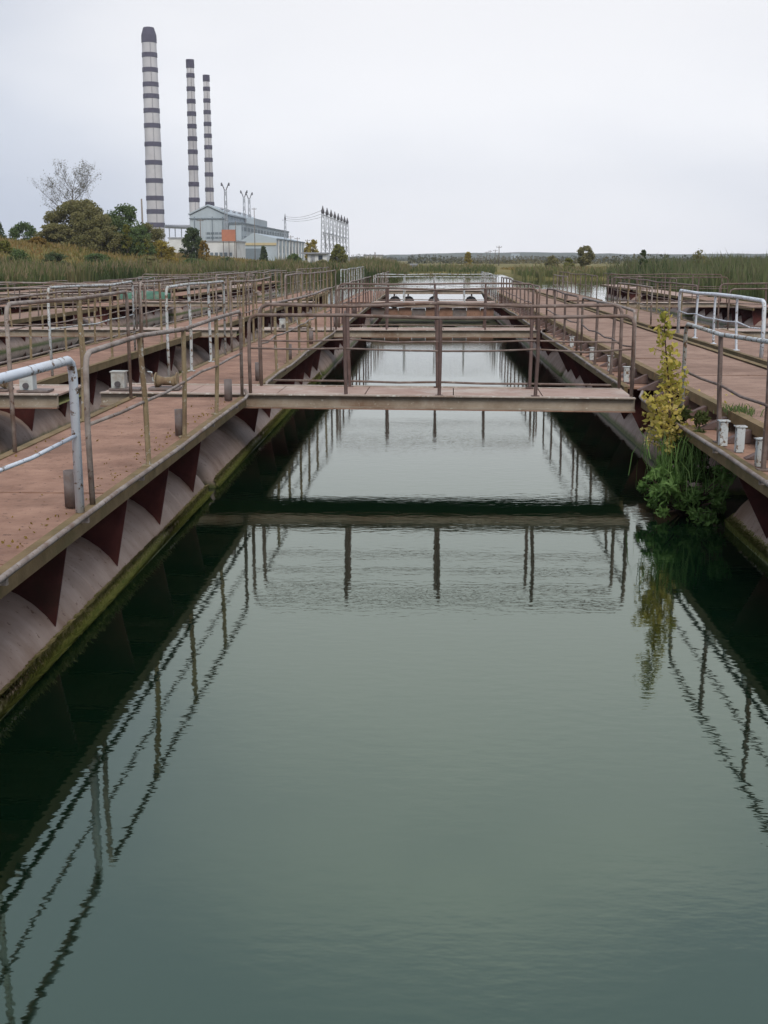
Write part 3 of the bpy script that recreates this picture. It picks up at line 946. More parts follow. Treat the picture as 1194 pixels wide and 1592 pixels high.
G_B = 'footbridges across the open channel'
bridge(-4.15, 2.50, BY[0], 'rusty railed footbridge whose end meets the yellow-leaved sapling', G_B, skew=0.12, rail_x=(-2.26, 2.46), seed=3, drop=0.03)
bridge(-4.15, 2.50, BY[1], 'rusty railed footbridge next beyond the one at the yellow sapling', G_B, rail_x=(-2.26, 2.46), seed=5, skew=-0.1)
bridge(-2.35, 2.50, BY[2], 'broad brown footbridge with sagging pale rail above a dark floating sheet', G_B, rail_x=(-2.26, 2.46), seed=9, w=1.6, mats=(PALE, PALE), detail=False)
b4 = bridge(-2.35, 2.50, BY[3], 'farthest tan plank bridge on dark floats at the channel mouth', G_B, seed=11, z=0.95, w=1.6, detail=False, rails=False)
for i, x in enumerate((-1.9, -1.2, 0.1, 2.0)):
    MB().tube([(x, BY[3] + 0.1, 0.35), (x, BY[3] + 0.2, 0.35), (x, BY[3] + 1.3, 0.35), (x, BY[3] + 1.4, 0.35)], [0.2, 0.3, 0.3, 0.2], 14).build('float', INSUL, b4)
    MB().box((x, BY[3] + 0.06, 0.78), (0.08, 0.08, 0.3)).build('float_bracket', STUB, b4)
# brown timber fascia below the third footbridge
fr = thing('fascia_wall', 'brown boarded barrier hanging under the broad third footbridge', 'barrier', (0, BY[2], 0.25))
for i in range(9):
    MB().box((-2.1 + i * 0.53, BY[2] + 0.10, 0.47), (0.515, 0.05, 0.36 + rng.uniform(-.03, .03))).build('plank', DECK if i % 3 else STUB, fr)
for k, yb in enumerate(BY):
    if k < 3:
        bridge(-11.75, -4.62, yb - (0.25 if k == 0 else 0), ['side channel footbridge carrying two winches, behind the chipped white railing', 'side channel footbridge behind the pale grey railing, toward the reed bank', 'farthest side channel footbridge level with the broad third footbridge'][k], 'side channel footbridges toward the reed bank', seed=20 + k, detail=k < 2, rail_x=(-11.5, -7.0), mats=(PIPE, POST))
    if k in (1, 2):
        bridge(6.8, 11.4, yb, ['', 'side channel footbridge just behind the curved white railing', 'farther side channel footbridge toward the green reeds'][k], 'side channel footbridges before the green reeds', seed=30 + k, detail=False, mats=(PIPED, POSTD))
for k, (xa, xb, yy) in enumerate([(-20.9, -16.2, 58.5), (-20.9, -16.2, 84)]):
    bridge(xa, xb, yy, 'distant plank footbridge among the crowded pontoon rows', 'distant footbridges among the pontoon rows', seed=40 + k, detail=False, rails=False)


# ------------------------------------------------------------------ small gear on the bridges
def winch(loc, label, rz=0.0, kind=0):
    t = thing('hand_winch', label, 'winch', loc, 'hand winches on the bridge ends')
    x, y, z = loc
    MB().box((x, y, z + 0.012), (0.40, 0.26, 0.024), rz).build('base_plate', STUB, t)
    if kind == 0:
        h = MB().box((x - 0.09, y, z + 0.125), (0.17, 0.16, 0.20), rz)
        h.build('housing', GREY, t)
        MB().tube([(x - 0.09, y - 0.084, z + 0.08), (x - 0.09, y - 0.12, z + 0.08)], 0.036, 12).build('shaft', INSUL, t)
        MB().box((x - 0.09, y, z + 0.232), (0.20, 0.18, 0.012), rz).build('lid', GREY, t)
    else:
        MB().tube([(x - 0.10, y, z + 0.10), (x - 0.04, y, z + 0.10), (x + 0.08, y, z + 0.10), (x + 0.14, y, z + 0.10)], [0.085, 0.055, 0.055, 0.085], 14).build('drum', POST, t)
        for s in (-0.115, 0.155):
            m_ = MB(); m_.lathe((0, 0, 0), [(0.10, -0.008), (0.10, 0.008)], 14)
            m_.v = [(x + s + q[2], y + q[0], z + 0.115 + q[1]) for q in m_.v]
            m_.build('flange', POST, t)
        MB().tube([(x - 0.12, y, z + 0.1), (x - 0.16, y, z + 0.1), (x - 0.17, y - 0.02, z + 0.22), (x - 0.22, y - 0.02, z + 0.22)], 0.012, 6).build('crank_handle', PALE, t)
    return t


winch((-3.90, 15.35, 0.865), 'grey box winch with a round shaft hole on the sapling footbridge end')
winch((-3.42, 15.45, 0.865), 'rusty drum winch beside the grey box winch on the sapling footbridge', kind=1)
winch((-5.00, 15.10, 0.865), 'pale box winch on the side channel footbridge behind the white railing')
winch((-5.55, 15.20, 0.865), 'rusty drum winch on the side channel footbridge behind the white railing', kind=1)
winch((-3.45, 29.10, 0.865), 'grey box winch on the second footbridge end')
winch((-3.05, 29.15, 0.865), 'rusty drum winch on the second footbridge end', kind=1)

# overturned green dinghy lying on the far pontoon rows
c = at(270, 455, 48)
bt = thing('dinghy', 'small overturned green dinghy lying on a pontoon behind the pale railing', 'boat', (-12.4, 52, 0.83))
vs = []; fs = []
nl, nc = 12, 9
for i in range(nl):
    u = i / (nl - 1); wd = 0.55 * (math.sin(math.pi * min(1, 0.12 + u * 0.9)) ** 0.6)
    for j in range(nc):
        a = math.pi * j / (nc - 1)
        vs.append((-13.4 + 2.3 * u, 52.0 + wd * math.cos(a), 0.84 + 0.34 * (math.sin(a) ** 0.8 if math.sin(a) > 0 else 0) * (0.7 + 0.3 * math.sin(math.pi * u))))
for i in range(nl - 1):
    for j in range(nc - 1):
        b = i * nc + j
        fs.append((b, b + nc, b + nc + 1, b + 1))
fs.append(tuple(range(nc))); fs.append(tuple(reversed(range((nl - 1) * nc, nl * nc))))
MB().poly(vs, fs, True).build('hull', GREEN, bt)
MB().tube([(-13.3, 52, 1.08), (-12.4, 52, 1.19), (-11.3, 52, 1.08)], 0.025, 6).build('keel', GREY, bt)

# low uneven sheet, dark brown and green, on the water below the third bridge
r = np.random.default_rng(12)
gx = np.linspace(-2.2, 2.7, 34); gy = np.linspace(46.4, 60.5, 60)
WX, WY = np.meshgrid(gx, gy)
WX = WX + r.uniform(-.05, .05, WX.shape); WY = WY + r.uniform(-.08, .08, WY.shape)
WZ = 0.012 + 0.05 * r.random(WX.shape)
edge = np.minimum(np.minimum(WX + 2.2, 2.7 - WX), np.minimum((WY - 46.4) + 0.4 * np.sin(WX * 3), 60.5 - WY))
WZ = np.where(edge < 0.15, -0.03, WZ)
V = np.stack([WX, WY, WZ], -1).reshape(-1, 3)
I = (np.arange(59)[:, None] * 34 + np.arange(33)[None, :]).ravel()
o = link('floating_sheet', npmesh('floating_sheet', V, np.stack([I, I + 1, I + 35, I + 34], 1), SHEET))
tag(o, 'dark brown and green floating sheet under the third footbridge', 'weed', kind='stuff')

# mossy fringe along the waterlines of the near hulls
def fringe(name, x, ya, yb, n, seed, label):
    r = np.random.default_rng(seed)
    yy = r.uniform(ya, yb, n); k = r.uniform(0, 1, n) ** 1.5
    z = 0.002 + 0.10 * k
    half = np.sqrt(np.maximum(TUBE_R ** 2 - (z - TUBE_Z) ** 2, 0))
    sg = 1 if x[1] > 0 else -1
    P = np.stack([x[0] + sg * (half - 0.005), yy, z], 1)
    o = link(name, blades(name, P, r.uniform(0.015, 0.055, n), r.uniform(0.012, 0.03, n), F_MOSS, seed, lean=1.2, rnd=k * 0.6 + r.uniform(0, 0.45, n), tip=0))
    tag(o, label, 'moss', kind='stuff')


fringe('waterline_moss', (-3.01, 1), 3.5, 12.7, 12000, 5, 'yellow-green moss along the waterline of the white-railed pontoon')
fringe('waterline_moss', (-3.01, 1), 13.2, 26, 9000, 6, 'moss along the pontoon waterline beyond the sapling footbridge')
fringe('waterline_moss', (3.46, -1), 4, 11.4, 6000, 8, 'moss along the waterline of the pontoon with white bollards')


# ------------------------------------------------------------------ vegetation
def limb_tree(root, base, h, spread, seed, trunk_r, n_limb=9, depth=2, mat=BARK, lean=(0, 0), start=0.25, up=0.55, twigs=4):
    """tapered trunk with limbs; returns tip points"""
    rr = random.Random(seed)
    mb = MB()
    tips = []
    base = Vector(base)

    def grow(p, d, ln, r0, lvl):
        pts = [p]; q = p.copy(); dd = d.copy()
        k = 5 if lvl == 0 else 4
        for i in range(k):
            dd = (dd + Vector((rr.uniform(-.22, .22), rr.uniform(-.22, .22), rr.uniform(-.05, .16)))).normalized()
            q = q + dd * (ln / k); pts.append(q.copy())
        rad = [r0 * (1 - 0.75 * i / k) for i in range(k + 1)]
        mb.tube(pts, rad, 6 if lvl == 0 else 4)
        if lvl < depth:
            for _ in range(twigs + (0 if lvl else 1)):
                t = rr.uniform(0.35, 1.0)
                i = min(k - 1, int(t * k)); pp = pts[i].lerp(pts[i + 1], t * k - i)
                nd = (dd + Vector((rr.uniform(-1, 1), rr.uniform(-1, 1), rr.uniform(-.3, .8))) * 0.8).normalized()
                grow(pp, nd, ln * rr.uniform(0.4, 0.62), max(rad[i] * 0.5, 0.006 * h / 8), lvl + 1)
        tips.extend(pts[2:])

    tp = []; q = base - Vector((0, 0, 0.1)); k = 7
    for i in range(k + 1):
        tp.append(q.copy())
        q = q + Vector((lean[0] / k + rr.uniform(-.02, .02) * h, lean[1] / k + rr.uniform(-.02, .02) * h, h * 0.85 / k))
    mb.tube(tp, [trunk_r * (1.0 - 0.8 * i / k) for i in range(k + 1)], 8)
    for i in range(n_limb):
        t = start + (0.98 - start) * (i + rr.random() * 0.8) / n_limb
        j = min(k - 1, int(t * k)); p = tp[j].lerp(tp[j + 1], t * k - j)
        a = i * 2.4 + rr.uniform(-.5, .5)
        d = Vector((math.cos(a), math.sin(a), up + rr.uniform(-.2, .35) + t * 0.5)).normalized()
        grow(p, d, spread * (1.15 - 0.6 * t) * rr.uniform(0.75, 1.15), trunk_r * (0.55 - 0.35 * t), 0)
    mb.build('trunk', mat, root)
    return tips


def clump_points(rr, centres, n_each, rad):
    out = []; cl = []
    for i, (c, s) in enumerate(centres):
        k = int(n_each * s)
        d = rr.normal(size=(k, 3)); d /= np.linalg.norm(d, axis=1)[:, None]
        q = np.array(c) + d * (rr.uniform(0, 1, k) ** 0.45)[:, None] * np.array(rad) * s
        out.append(q); cl.append(np.full(k, rr.uniform(0.15, 0.85)))
    return np.concatenate(out), np.concatenate(cl)


def tree(name, label, cat, px, Y, top, width, mat, seed, group=None, leaf=0.16, n=5000, base_z=None, shape='round', trunk=0.0, base_y=None, trunk_mat=BARK, density=1.0):
    """px: pixel x of the axis; Y: depth; top: pixel y of the crown's top; width: crown width in pixels"""
    rr = np.random.default_rng(seed)
    P = at(px, 403, Y)
    zb = float(gz(P.x, Y)) if base_z is None else base_z
    zt = at(px, top, Y).z
    s = Y / F_PX * 0.98
    w = width * s; h = max(zt - zb, 1.1)
    root = thing(name, label, cat, (P.x, Y, zb), group)
    lt = trunk * h
    tips = limb_tree(root, (P.x, Y, zb), h * 0.92, w * 0.42, seed, max(0.05, h * 0.016), n_limb=8, depth=1, mat=trunk_mat, start=max(0.1, trunk), up=0.5 if shape != 'poplar' else 1.8)
    cs = []
    nc = 60
    for i in range(nc):
        t = rr.uniform(0, 1)
        if shape == 'round':
            prof = math.sqrt(max(0.05, 1 - (2 * t - 1.0) ** 2))
        elif shape == 'shrub':
            prof = math.sqrt(max(0.04, 1 - t ** 2)) if t > 0 else 1
        elif shape == 'cone':
            prof = 1.02 - t
        else:
            prof = 0.8 * math.sqrt(max(0.05, 1 - (2 * t - 1) ** 2)) + 0.1
        a = rr.uniform(0, 2 * math.pi); q = rr.uniform(0.1, 1) ** 0.42 * prof * (w / 2) * 0.92
        cs.append(((P.x + q * math.cos(a), Y + q * math.sin(a), zb + lt + (h - lt) * (0.04 + 0.88 * t)), rr.uniform(0.6, 1.25)))
    rad = (w * 0.135, w * 0.135, min(w * 0.13, h * 0.12))
    C, cl = clump_points(rr, cs, 1.5 * n / nc, rad)
    C = C[C[:, 2] > zb + 0.05]; cl = cl[:len(C)]
    link('crown', None) if False else None
    me = leaf_mesh('crown', C - np.array(OFF[root.name]), leaf * 0.85, mat, cl * 0.75 + rr.uniform(0, 0.35, len(C)) - 0.05, seed)
    o = link('crown', me, root)
    return root


G_T = 'trees and shrubs on the left bank slope'
tree('willow_thicket', 'broad olive-brown willow thicket below the bare tree', 'tree', 122, 160, 312, 118, F_OLIVE, 11, leaf=0.17, n=22000, shape='shrub')
tree('willow_thicket', 'low olive thicket at the grassy edge beside the broad willow thicket', 'tree', 88, 156, 346, 70, F_OLIVE, 12, leaf=0.16, n=5000, shape='shrub')
tree('leafy_tree', 'rounded green tree leaning against the olive thicket', 'tree', 195, 166, 316, 78, F_GREEN, 13, leaf=0.17, n=9000, shape='shrub')
tree('leafy_tree', 'dark shrubby tree sloping down toward the tall chimney base', 'tree', 232, 168, 347, 66, F_OLIVE, 14, leaf=0.16, n=6000, shape='shrub')
tree('willow_thicket', 'brown-olive shrub filling the gap between thicket and green tree', 'tree', 160, 158, 334, 62, F_OLIVE, 61, leaf=0.17, n=5500, shape='shrub')
tree('willow_thicket', 'low grey-green shrub below the green tree, by the slim poplar', 'tree', 215, 161, 352, 60, F_GREEN, 62, leaf=0.16, n=4500, shape='shrub')
tree('willow_thicket', 'tall brown willow crown on top of the broad thicket', 'tree', 142, 164, 308, 64, F_OLIVE, 63, leaf=0.17, n=6000, shape='shrub')
tree('poplar', 'slim yellow-green poplar standing before the green tree', 'tree', 198, 158, 346, 17, F_YG, 15, leaf=0.13, n=2500, shape='poplar')
tree('yellow_bush', 'low orange-yellow bush in the meadow below the tall chimney', 'bush', 252, 162, 374, 46, F_YEL, 16, leaf=0.13, n=2500, shape='shrub')
tree('yellow_bush', 'yellow-green bush beside the orange-yellow meadow bush', 'bush', 222, 160, 366, 34, F_YG, 17, leaf=0.13, n=2000, shape='shrub')
tree('leafy_tree', 'round dark shrub in front of the boiler house corner', 'tree', 300, 190, 354, 42, F_DARK, 18, leaf=0.18, n=4000, shape='shrub')
tree('yellow_bush', 'small ochre bush at the foot of the round dark shrub', 'bush', 318, 185, 372, 22, F_ORG, 19, leaf=0.14, n=1200, shape='shrub')
tree('leafy_tree', 'dark green tree on the hill beyond the low row of green bushes', 'tree', -8, 190, 338, 50, F_DARK, 20, leaf=0.2, n=4000, shape='shrub')
tree('leafy_tree', 'low row of green bushes at the foot of the bare tree', 'tree', 38, 195, 346, 56, F_GREEN, 21, leaf=0.18, n=4500, shape='shrub')
tree('conifer', 'small dark conifer in front of the long low workshop', 'tree', 410, 260, 381, 17, F_DARK, 22, leaf=0.2, n=2500, shape='cone')
tree('leafy_tree', 'low green willow bush before the small white hut', 'bush', 457, 185, 394, 32, F_GREEN, 23, leaf=0.15, n=2500, shape='shrub')
tree('yellow_tree', 'yellow autumn tree behind the small white hut', 'tree', 485, 300, 371, 26, F_YEL, 24, leaf=0.22, n=2600, shape='round')
tree('yellow_tree', 'yellow-green tree at the foot of the gantry masts', 'tree', 527, 250, 379, 32, F_YG, 25, leaf=0.2, n=3600, shape='shrub')
tree('leafy_tree', 'grey-green bush beside the small white hut', 'bush', 500, 200, 404, 34, F_OLIVE, 26, leaf=0.15, n=2000, shape='shrub')
tree('yellow_tree', 'small slim yellow tree on the far bank of the open water', 'tree', 728, 300, 391, 13, F_YEL, 27, leaf=0.22, n=1800, shape='poplar')
tree('leafy_tree', 'round olive tree standing alone in the far meadow', 'tree', 909, 230, 383, 27, F_OLIVE, 28, leaf=0.18, n=4200, shape='round', trunk=0.22)
tree('leafy_tree', 'low bush in the far meadow beside the lone olive tree', 'bush', 858, 240, 397, 26, F_OLIVE, 29, leaf=0.18, n=1800, shape='shrub')
tree('leafy_tree', 'pale small bush in the meadow between lone tree and water', 'bush', 884, 235, 401, 22, F_YG, 30, leaf=0.16, n=1200, shape='shrub')
tree('conifer', 'thin dark young tree rising above the green reeds', 'tree', 1000, 110, 385, 14, F_DARK, 31, leaf=0.10, n=900, shape='poplar')
tree('leafy_tree', 'thin-topped willow shrub rising above the green reeds', 'tree', 1088, 100, 386, 34, F_OLIVE, 32, leaf=0.08, n=1300, shape='round')

for k, (px_, Y_, tp_, w_, mt_, lb_) in enumerate([
        (28, 128, 388, 46, F_GREEN, 'leafy green weed clump at the reed edge below the hill top'), (84, 136, 392, 52, F_DARK, 'dark weed clump among the reeds below the low olive thicket'),
        (150, 146, 397, 48, F_GREEN, 'green weed clump among the reeds below the broad thicket'), (232, 152, 398, 44, F_OLIVE, 'olive weed clump among the reeds below the orange-yellow bush'),
        (300, 162, 402, 40, F_GREEN, 'green weed clump among the reeds below the round dark shrub'), (352, 168, 400, 34, F_DARK, 'dark weed clump among the reeds below the orange-red board'),
        (392, 176, 404, 30, F_OLIVE, 'olive weed clump among the reeds below the small conifer'), (190, 165, 388, 40, F_YG, 'yellow-green weed clump on the slope below the slim poplar'),
        (60, 150, 378, 34, F_ORG, 'ochre weed clump on the tan hillside below the bare tree'), (8, 140, 374, 30, F_YG, 'yellow-green weed clump high on the tan hillside')]):
    tree('weed_clump', lb_, 'bush', px_, Y_, tp_, w_, mt_, 200 + k, leaf=0.13, n=2200, shape='shrub')

# bare tree
P = at(112, 403, 215)
bz = float(gz(P.x, 215))
bt = thing('bare_tree', 'nearly bare tree with fine twigs rising behind the olive thicket', 'tree', (P.x, 215, bz))
hb = at(112, 262, 215).z - bz
tips = limb_tree(bt, (P.x, 215, bz), hb * 0.95, 6.6, 5, 0.24, n_limb=13, depth=3, start=0.3, up=0.7, twigs=4)
r = np.random.default_rng(8)
T = np.array([tuple(q) for q in tips]); T = T[r.integers(0, len(T), 2600)] + r.normal(size=(2600, 3)) * 0.28
link('crown', leaf_mesh('crown', T - np.array(OFF[bt.name]), 0.10, F_SPARSE, r.uniform(0, 1, 2600), 9), bt)

# reeds and meadow grass (uncountable)
def scatter(n, x0, x1, y0, y1, seed, dmin, dmax):
    r = np.random.default_rng(seed)
    X = r.uniform(x0, x1, n); Y = r.uniform(y0, y1, n)
    d = -lake_mask(X, Y)
    k = (d > dmin) & (d < dmax)
    return X[k], Y[k], r


def clumpy(X, Y, s, seed):
    """smooth value noise in 0..1, two octaves"""
    r = np.random.default_rng(int(seed) + 500)
    G = r.uniform(0, 1, (256, 256))
    def oct(u, v):
        i = np.floor(u).astype(int); j = np.floor(v).astype(int)
        f = u - i; g = v - j; f = f * f * (3 - 2 * f); g = g * g * (3 - 2 * g)
        i %= 255; j %= 255
        return (G[i, j] * (1 - f) + G[i + 1, j] * f) * (1 - g) + (G[i, j + 1] * (1 - f) + G[i + 1, j + 1] * f) * g
    return np.clip(0.5 + 1.5 * (0.6 * oct(X * s + 400, Y * s + 400) + 0.4 * oct(X * s * 2.6 + 900, Y * s * 2.6 + 900) - 0.5), 0, 1)


def reedbed(name, X, Y, r, h0, h1, w, mat, seed, label, cat='reeds', lean=0.34, tip=0.4, shift=0.0):
    c = clumpy(X, Y, 0.30, seed)
    h = (h0 + (h1 - h0) * r.uniform(0, 1, len(X))) * (0.5 + 0.6 * clumpy(X, Y, 0.22, seed + 9) + 0.18 * r.uniform(0, 1, len(X)) ** 6)
    P = np.stack([X, Y, gz(X, Y) - 0.05], 1)
    o = link(name, blades(name, P, h, w * r.uniform(0.6, 1.4, len(X)), mat, seed, lean=lean, rnd=c * 0.85 + r.uniform(-0.15, 0.3, len(X)) + shift, tip=tip))
    return tag(o, label, cat, kind='stuff')


X, Y, r = scatter(150000, -58, -3, 75, 215, 41, -0.8, 6)
reedbed('reeds', X, Y, r, 1.7, 2.6, 0.11, F_REED, 2, 'dense green and tan reeds along the bank below the thicket')
X, Y, r = scatter(60000, 16, 48, 40, 152, 42, -0.6, 14)
reedbed('reeds', X, Y, r, 1.9, 2.7, 0.075, F_REEDG, 3, 'dense tall green reeds behind the curved white railing')
X, Y, r = scatter(50000, -30, 60, 148, 245, 43, -0.3, 22)
reedbed('reeds', X, Y, r, 0.8, 1.6, 0.12, F_REED, 4, 'green and tan reeds fringing the far bank of the open water', shift=0.05)
X, Y, r = scatter(110000, -130, -20, 95, 250, 44, 4.5, 95)
reedbed('meadow_grass', X, Y, r, 0.3, 0.9, 0.15, F_GRASS, 5, 'tan and orange autumn grass on the bank slope', 'grass', lean=0.5, tip=0.3, shift=0.1)
X, Y, r = scatter(30000, 15, 110, 160, 330, 45, 3, 120)
reedbed('meadow_grass', X, Y, r, 0.3, 0.8, 0.22, F_GRASS, 6, 'yellow-green grass of the meadow beyond the open water', 'grass', lean=0.5, tip=0.3)

# far woods, one mass along the horizon
r = np.random.default_rng(77)
n = 70000
X = r.uniform(-620, 1500, n); Yb = r.choice([620.0, 900.0, 1300.0, 1700.0], n); Y = Yb + r.uniform(-40, 40, n)
k = ~((X < -10) & (X > -420) & (Yb < 1000) & (X < -0.02 * Y))
X, Y, Yb = X[k], Y[k], Yb[k]; n = len(X)
hmax = (4 + 6 * np.clip(np.sin(X * 0.021 + Yb) * 0.5 + np.sin(X * 0.057 + Yb * 2) * 0.4 + 0.5, 0, 1.4)) * (0.55 + Yb / 2600)
Z = gz(X, Y) + 0.55 * hmax * r.uniform(0, 1, n) ** 1.5
o = link('far_woods', leaf_mesh('far_woods', np.stack([X, Y, Z], 1), 0.9, F_FAR, 0.5 + 0.3 * np.sin(X * 0.03) + r.uniform(-.25, .25, n), 78))
tag(o, 'low band of hazy autumn woods along the horizon', 'woods', kind='stuff')

# the sapling with yellow leaves and the green bush at the pontoon joint
sap = thing('sapling', 'slender sapling with yellow autumn leaves at the footbridge end', 'sapling', (2.42, 12.35, 0.45))
rr = random.Random(4)
mb = MB(); LC = []
for (bx_, by_, hx2, hy2, top) in [(2.47, 12.35, 2.30, 12.2, 2.02), (2.52, 12.45, 2.44, 12.5, 1.50), (2.42, 12.3, 2.22, 12.1, 1.18)]:
    pts = [Vector((bx_, by_, 0.42)).lerp(Vector((hx2, hy2, top)), i / 8) + Vector((rr.uniform(-.015, .015), rr.uniform(-.015, .015), 0)) for i in range(9)]
    mb.tube(pts, [0.014 - 0.0012 * i for i in range(9)], 6)
    for k in range(26):
        t = 0.22 + 0.78 * k / 26; i = min(7, int(t * 8)); p = pts[i].lerp(pts[i + 1], t * 8 - i)
        a = k * 2.4; ln = 0.20 * (1.15 - t * 0.75) * rr.uniform(0.6, 1.2)
        q = p + Vector((math.cos(a) * ln, math.sin(a) * ln, ln * 0.35))
        mb.tube([p, q], [0.004, 0.002], 4)
        for _ in range(13):
            LC.append(p.lerp(q, rr.uniform(0.25, 1.1)) + Vector((rr.gauss(0, .028), rr.gauss(0, .028), rr.gauss(0, .03) - 0.015)))
mb.build('stem', TWIG, sap)
LC = np.array([tuple(q) for q in LC])
rn = np.random.default_rng(3)
link('leaves', leaf_mesh('leaves', LC - np.array(OFF[sap.name]), 0.032, F_SAP, np.clip(0.75 - 0.35 * (LC[:, 2] - 0.6) + rn.uniform(-.35, .3, len(LC)), 0, 1), 3, aspect=0.6, droop=0.5), sap)


def bush(name, label, c, rad, n, leaf, mat, seed, ncl=14):
    rn = np.random.default_rng(seed)
    root = thing(name, label, 'bush', (c[0], c[1], max(0.0, c[2] - rad[2])))
    mb = MB()
    cs = []
    for i in range(ncl):
        d = rn.normal(size=3); d /= np.linalg.norm(d)
        q = np.array(c) + d * np.array(rad) * rn.uniform(0.3, 1.12)
        cs.append((q, rn.uniform(0.4, 1.3)))
        mb.tube([(c[0] + 0.05, c[1] + 0.05, c[2] - rad[2]), tuple((np.array(c) + q) / 2 - np.array([0, 0, rad[2] * 0.3])), tuple(q)], [0.012, 0.008, 0.004], 5)
    mb.build('stems', TWIG, root)
    C, cl = clump_points(rn, cs, n / ncl, np.array(rad) * 0.27)
    C = C[C[:, 2] > 0.01]; cl = cl[:len(C)]
    link('leaves', leaf_mesh('leaves', C - np.array(OFF[root.name]), leaf, mat, cl * 0.7 + rn.uniform(0, 0.4, len(C)), seed, aspect=0.30, droop=0.2), root)
    return root


bush('green_bush', 'bright green bush hanging over the water at the pontoon joint', (2.54, 11.9, 0.27), (0.46, 0.45, 0.34), 4600, 0.036, F_FERN, 5, ncl=40)
bush('olive_bush', 'dark olive weeds below the sapling, behind the bright green bush', (2.62, 12.4, 0.62), (0.36, 0.5, 0.36), 3200, 0.040, F_FERND, 6, ncl=22)
# loose grassy stalks trailing from the joint
r = np.random.default_rng(66)
n = 260
P = np.stack([2.50 + r.normal(0, .16, n), 12.05 + r.normal(0, .28, n), 0.22 + r.uniform(0, .35, n)], 1)
tag(link('joint_grass', blades('joint_grass', P, r.uniform(0.15, 0.42, n), 0.008, F_FERN, 67, lean=0.95, tip=0.3)), 'long loose grass growing between bush and sapling at the pontoon joint', 'grass', kind='stuff')
# tufts growing in the cracks of the raised walkway
r = np.random.default_rng(31)
for (cx_, cy_, n_, lb) in [(3.55, 10.9, 130, 'small green grass tuft in a crack of the raised walkway'), (3.05, 12.1, 160, 'grass tuft at the raised walkway edge near the sapling')]:
    P = np.stack([cx_ + r.normal(0, .07, n_), cy_ + r.normal(0, .12, n_), np.full(n_, 1.0)], 1)
    tag(link('grass_tuft', blades('grass_tuft', P, r.uniform(0.03, 0.10, n_), 0.009, F_GREEN, 33, lean=0.9, tip=0)), lb, 'grass', kind='stuff')
# fallen leaves on the raised walkway
n = 70
P = np.stack([r.uniform(3.05, 4.5, n), r.uniform(8.5, 14.6, n), np.full(n, 1.012)], 1)
P[:, 0] = np.clip(2.75 + np.abs(r.normal(0.3, 0.5, n)), 3.06, 4.5)
tag(link('fallen_leaves', leaf_mesh('fallen_leaves', P, 0.022, F_SAP, r.uniform(0.3, 1, n), 35, aspect=0.6)), 'scattered yellow leaves fallen on the raised walkway', 'leaves', kind='stuff')

n = 260
P = np.stack([r.uniform(-3.65, -2.4, n), r.uniform(4.5, 14.7, n), np.full(n, 0.836)], 1)
P[::2, 0] = np.clip(-2.42 - np.abs(r.normal(0, 0.09, n // 2)), -3.6, -2.4)
tag(link('deck_debris', leaf_mesh('deck_debris', P, 0.013, F_ORG, r.uniform(0, 1, n), 36, aspect=0.6)), 'scattered rust flakes and dead leaves on the white-railed pontoon deck', 'debris', kind='stuff')

# ------------------------------------------------------------------ power station
def chimney(label, xt, xb, ytop, ybase, Y, wt, wb, bands, bh, cap, seed, octa=False):
    s = lambda y: at(xt, y, Y).z
    zc = lambda y: (at(xt, y, Y) - CAM).dot(FWD)
    Pb = at(xb, 380, Y)
    x = (at(xt, ytop, Y).x + at(xb, 380, Y).x) / 2
    z0 = float(gz(x, Y)); zt = s(ytop); 
    rt = wt / 2 * zc(ytop) / F_PX; rb = wb / 2 * zc(380) / F_PX
    root = thing('chimney', label, 'chimney', (x, Y, z0), 'tall banded chimneys of the power station')
    rad = lambda z: rb + (rt - rb) * min(1, max(0, (z - z0) / (zt - z0)))
    k = 14
    prof = [(rad(z0 + (zt - z0) * i / k), z0 + (zt - z0) * i / k) for i in range(k + 1)]
    if octa:
        prof[-1] = (rt * 0.72, zt)
        prof.insert(-1, (rt, s(ytop + 12)))
    MB().lathe((x, Y, 0), prof, 28).build('shaft', CONC, root)
    for yb in bands:
        za, zb = s(yb + bh / 2), s(yb - bh / 2)
        mb = MB().lathe((x, Y, 0), [(rad(za) + 0.05, za), (rad(za) + 0.45, za + 0.4), (rad(zb) + 0.45, zb), (rad(zb) + 0.05, zb)], 28, smooth=False)
        mb.build('band', BAND, root)
    ld = MB()
    for dx in (-0.25, 0.25):
        ld.bar((x + rb * 0.35 + dx, Y - rb * 0.95, z0), (x + rt * 0.35 + dx, Y - rt * 0.98, s(cap)), 0.16)
    ld.build('ladder', BAND, root)
    za, zb = s(cap), s(ytop)
    if octa:
        zm = s(ytop + 12)
        MB().lathe((x, Y, 0), [(rad(za) + 0.2, za), (rad(za) + 0.6, za + 0.5), (rt + 0.6, zm), (rt * 0.76, zb), (rt * 0.5, zb + 0.5)], 16, smooth=False).build('cap', BAND, root)
    else:
        MB().lathe((x, Y, 0), [(rad(za) + 0.1, za), (rad(za) + 0.5, za + 0.3), (rt + 0.5, zb + 0.2), (rt * 0.7, zb + 0.3)], 24, smooth=False).build('cap', BAND, root)
    return root


K = 0.3518
z6 = lambda v: 20 + v * K
chimney('tallest and thickest banded chimney with dark tapered cap', 231, 243.5, 43, 380, 1400, 22, 27.5, [z6(v) for v in (188, 254, 318, 370, 434, 500, 582, 663, 743, 820, 879, 938)], 7.4, 67, 1, octa=True)
chimney('slim banded chimney standing between the thick chimney and the slimmest', 296, 303.5, 93, 380, 1160, 11, 17.5, [z6(v) for v in (278, 337, 392, 447, 502, 557, 615, 686, 758, 827)], 7.2, 106, 2)
chimney('slimmest banded chimney rising behind the boiler house roof', 321, 327.5, 117, 380, 1250, 9.2, 14.5, [z6(v) for v in (337, 389, 440, 492, 544, 595, 650, 715, 782, 845)], 6.6, 127, 3)


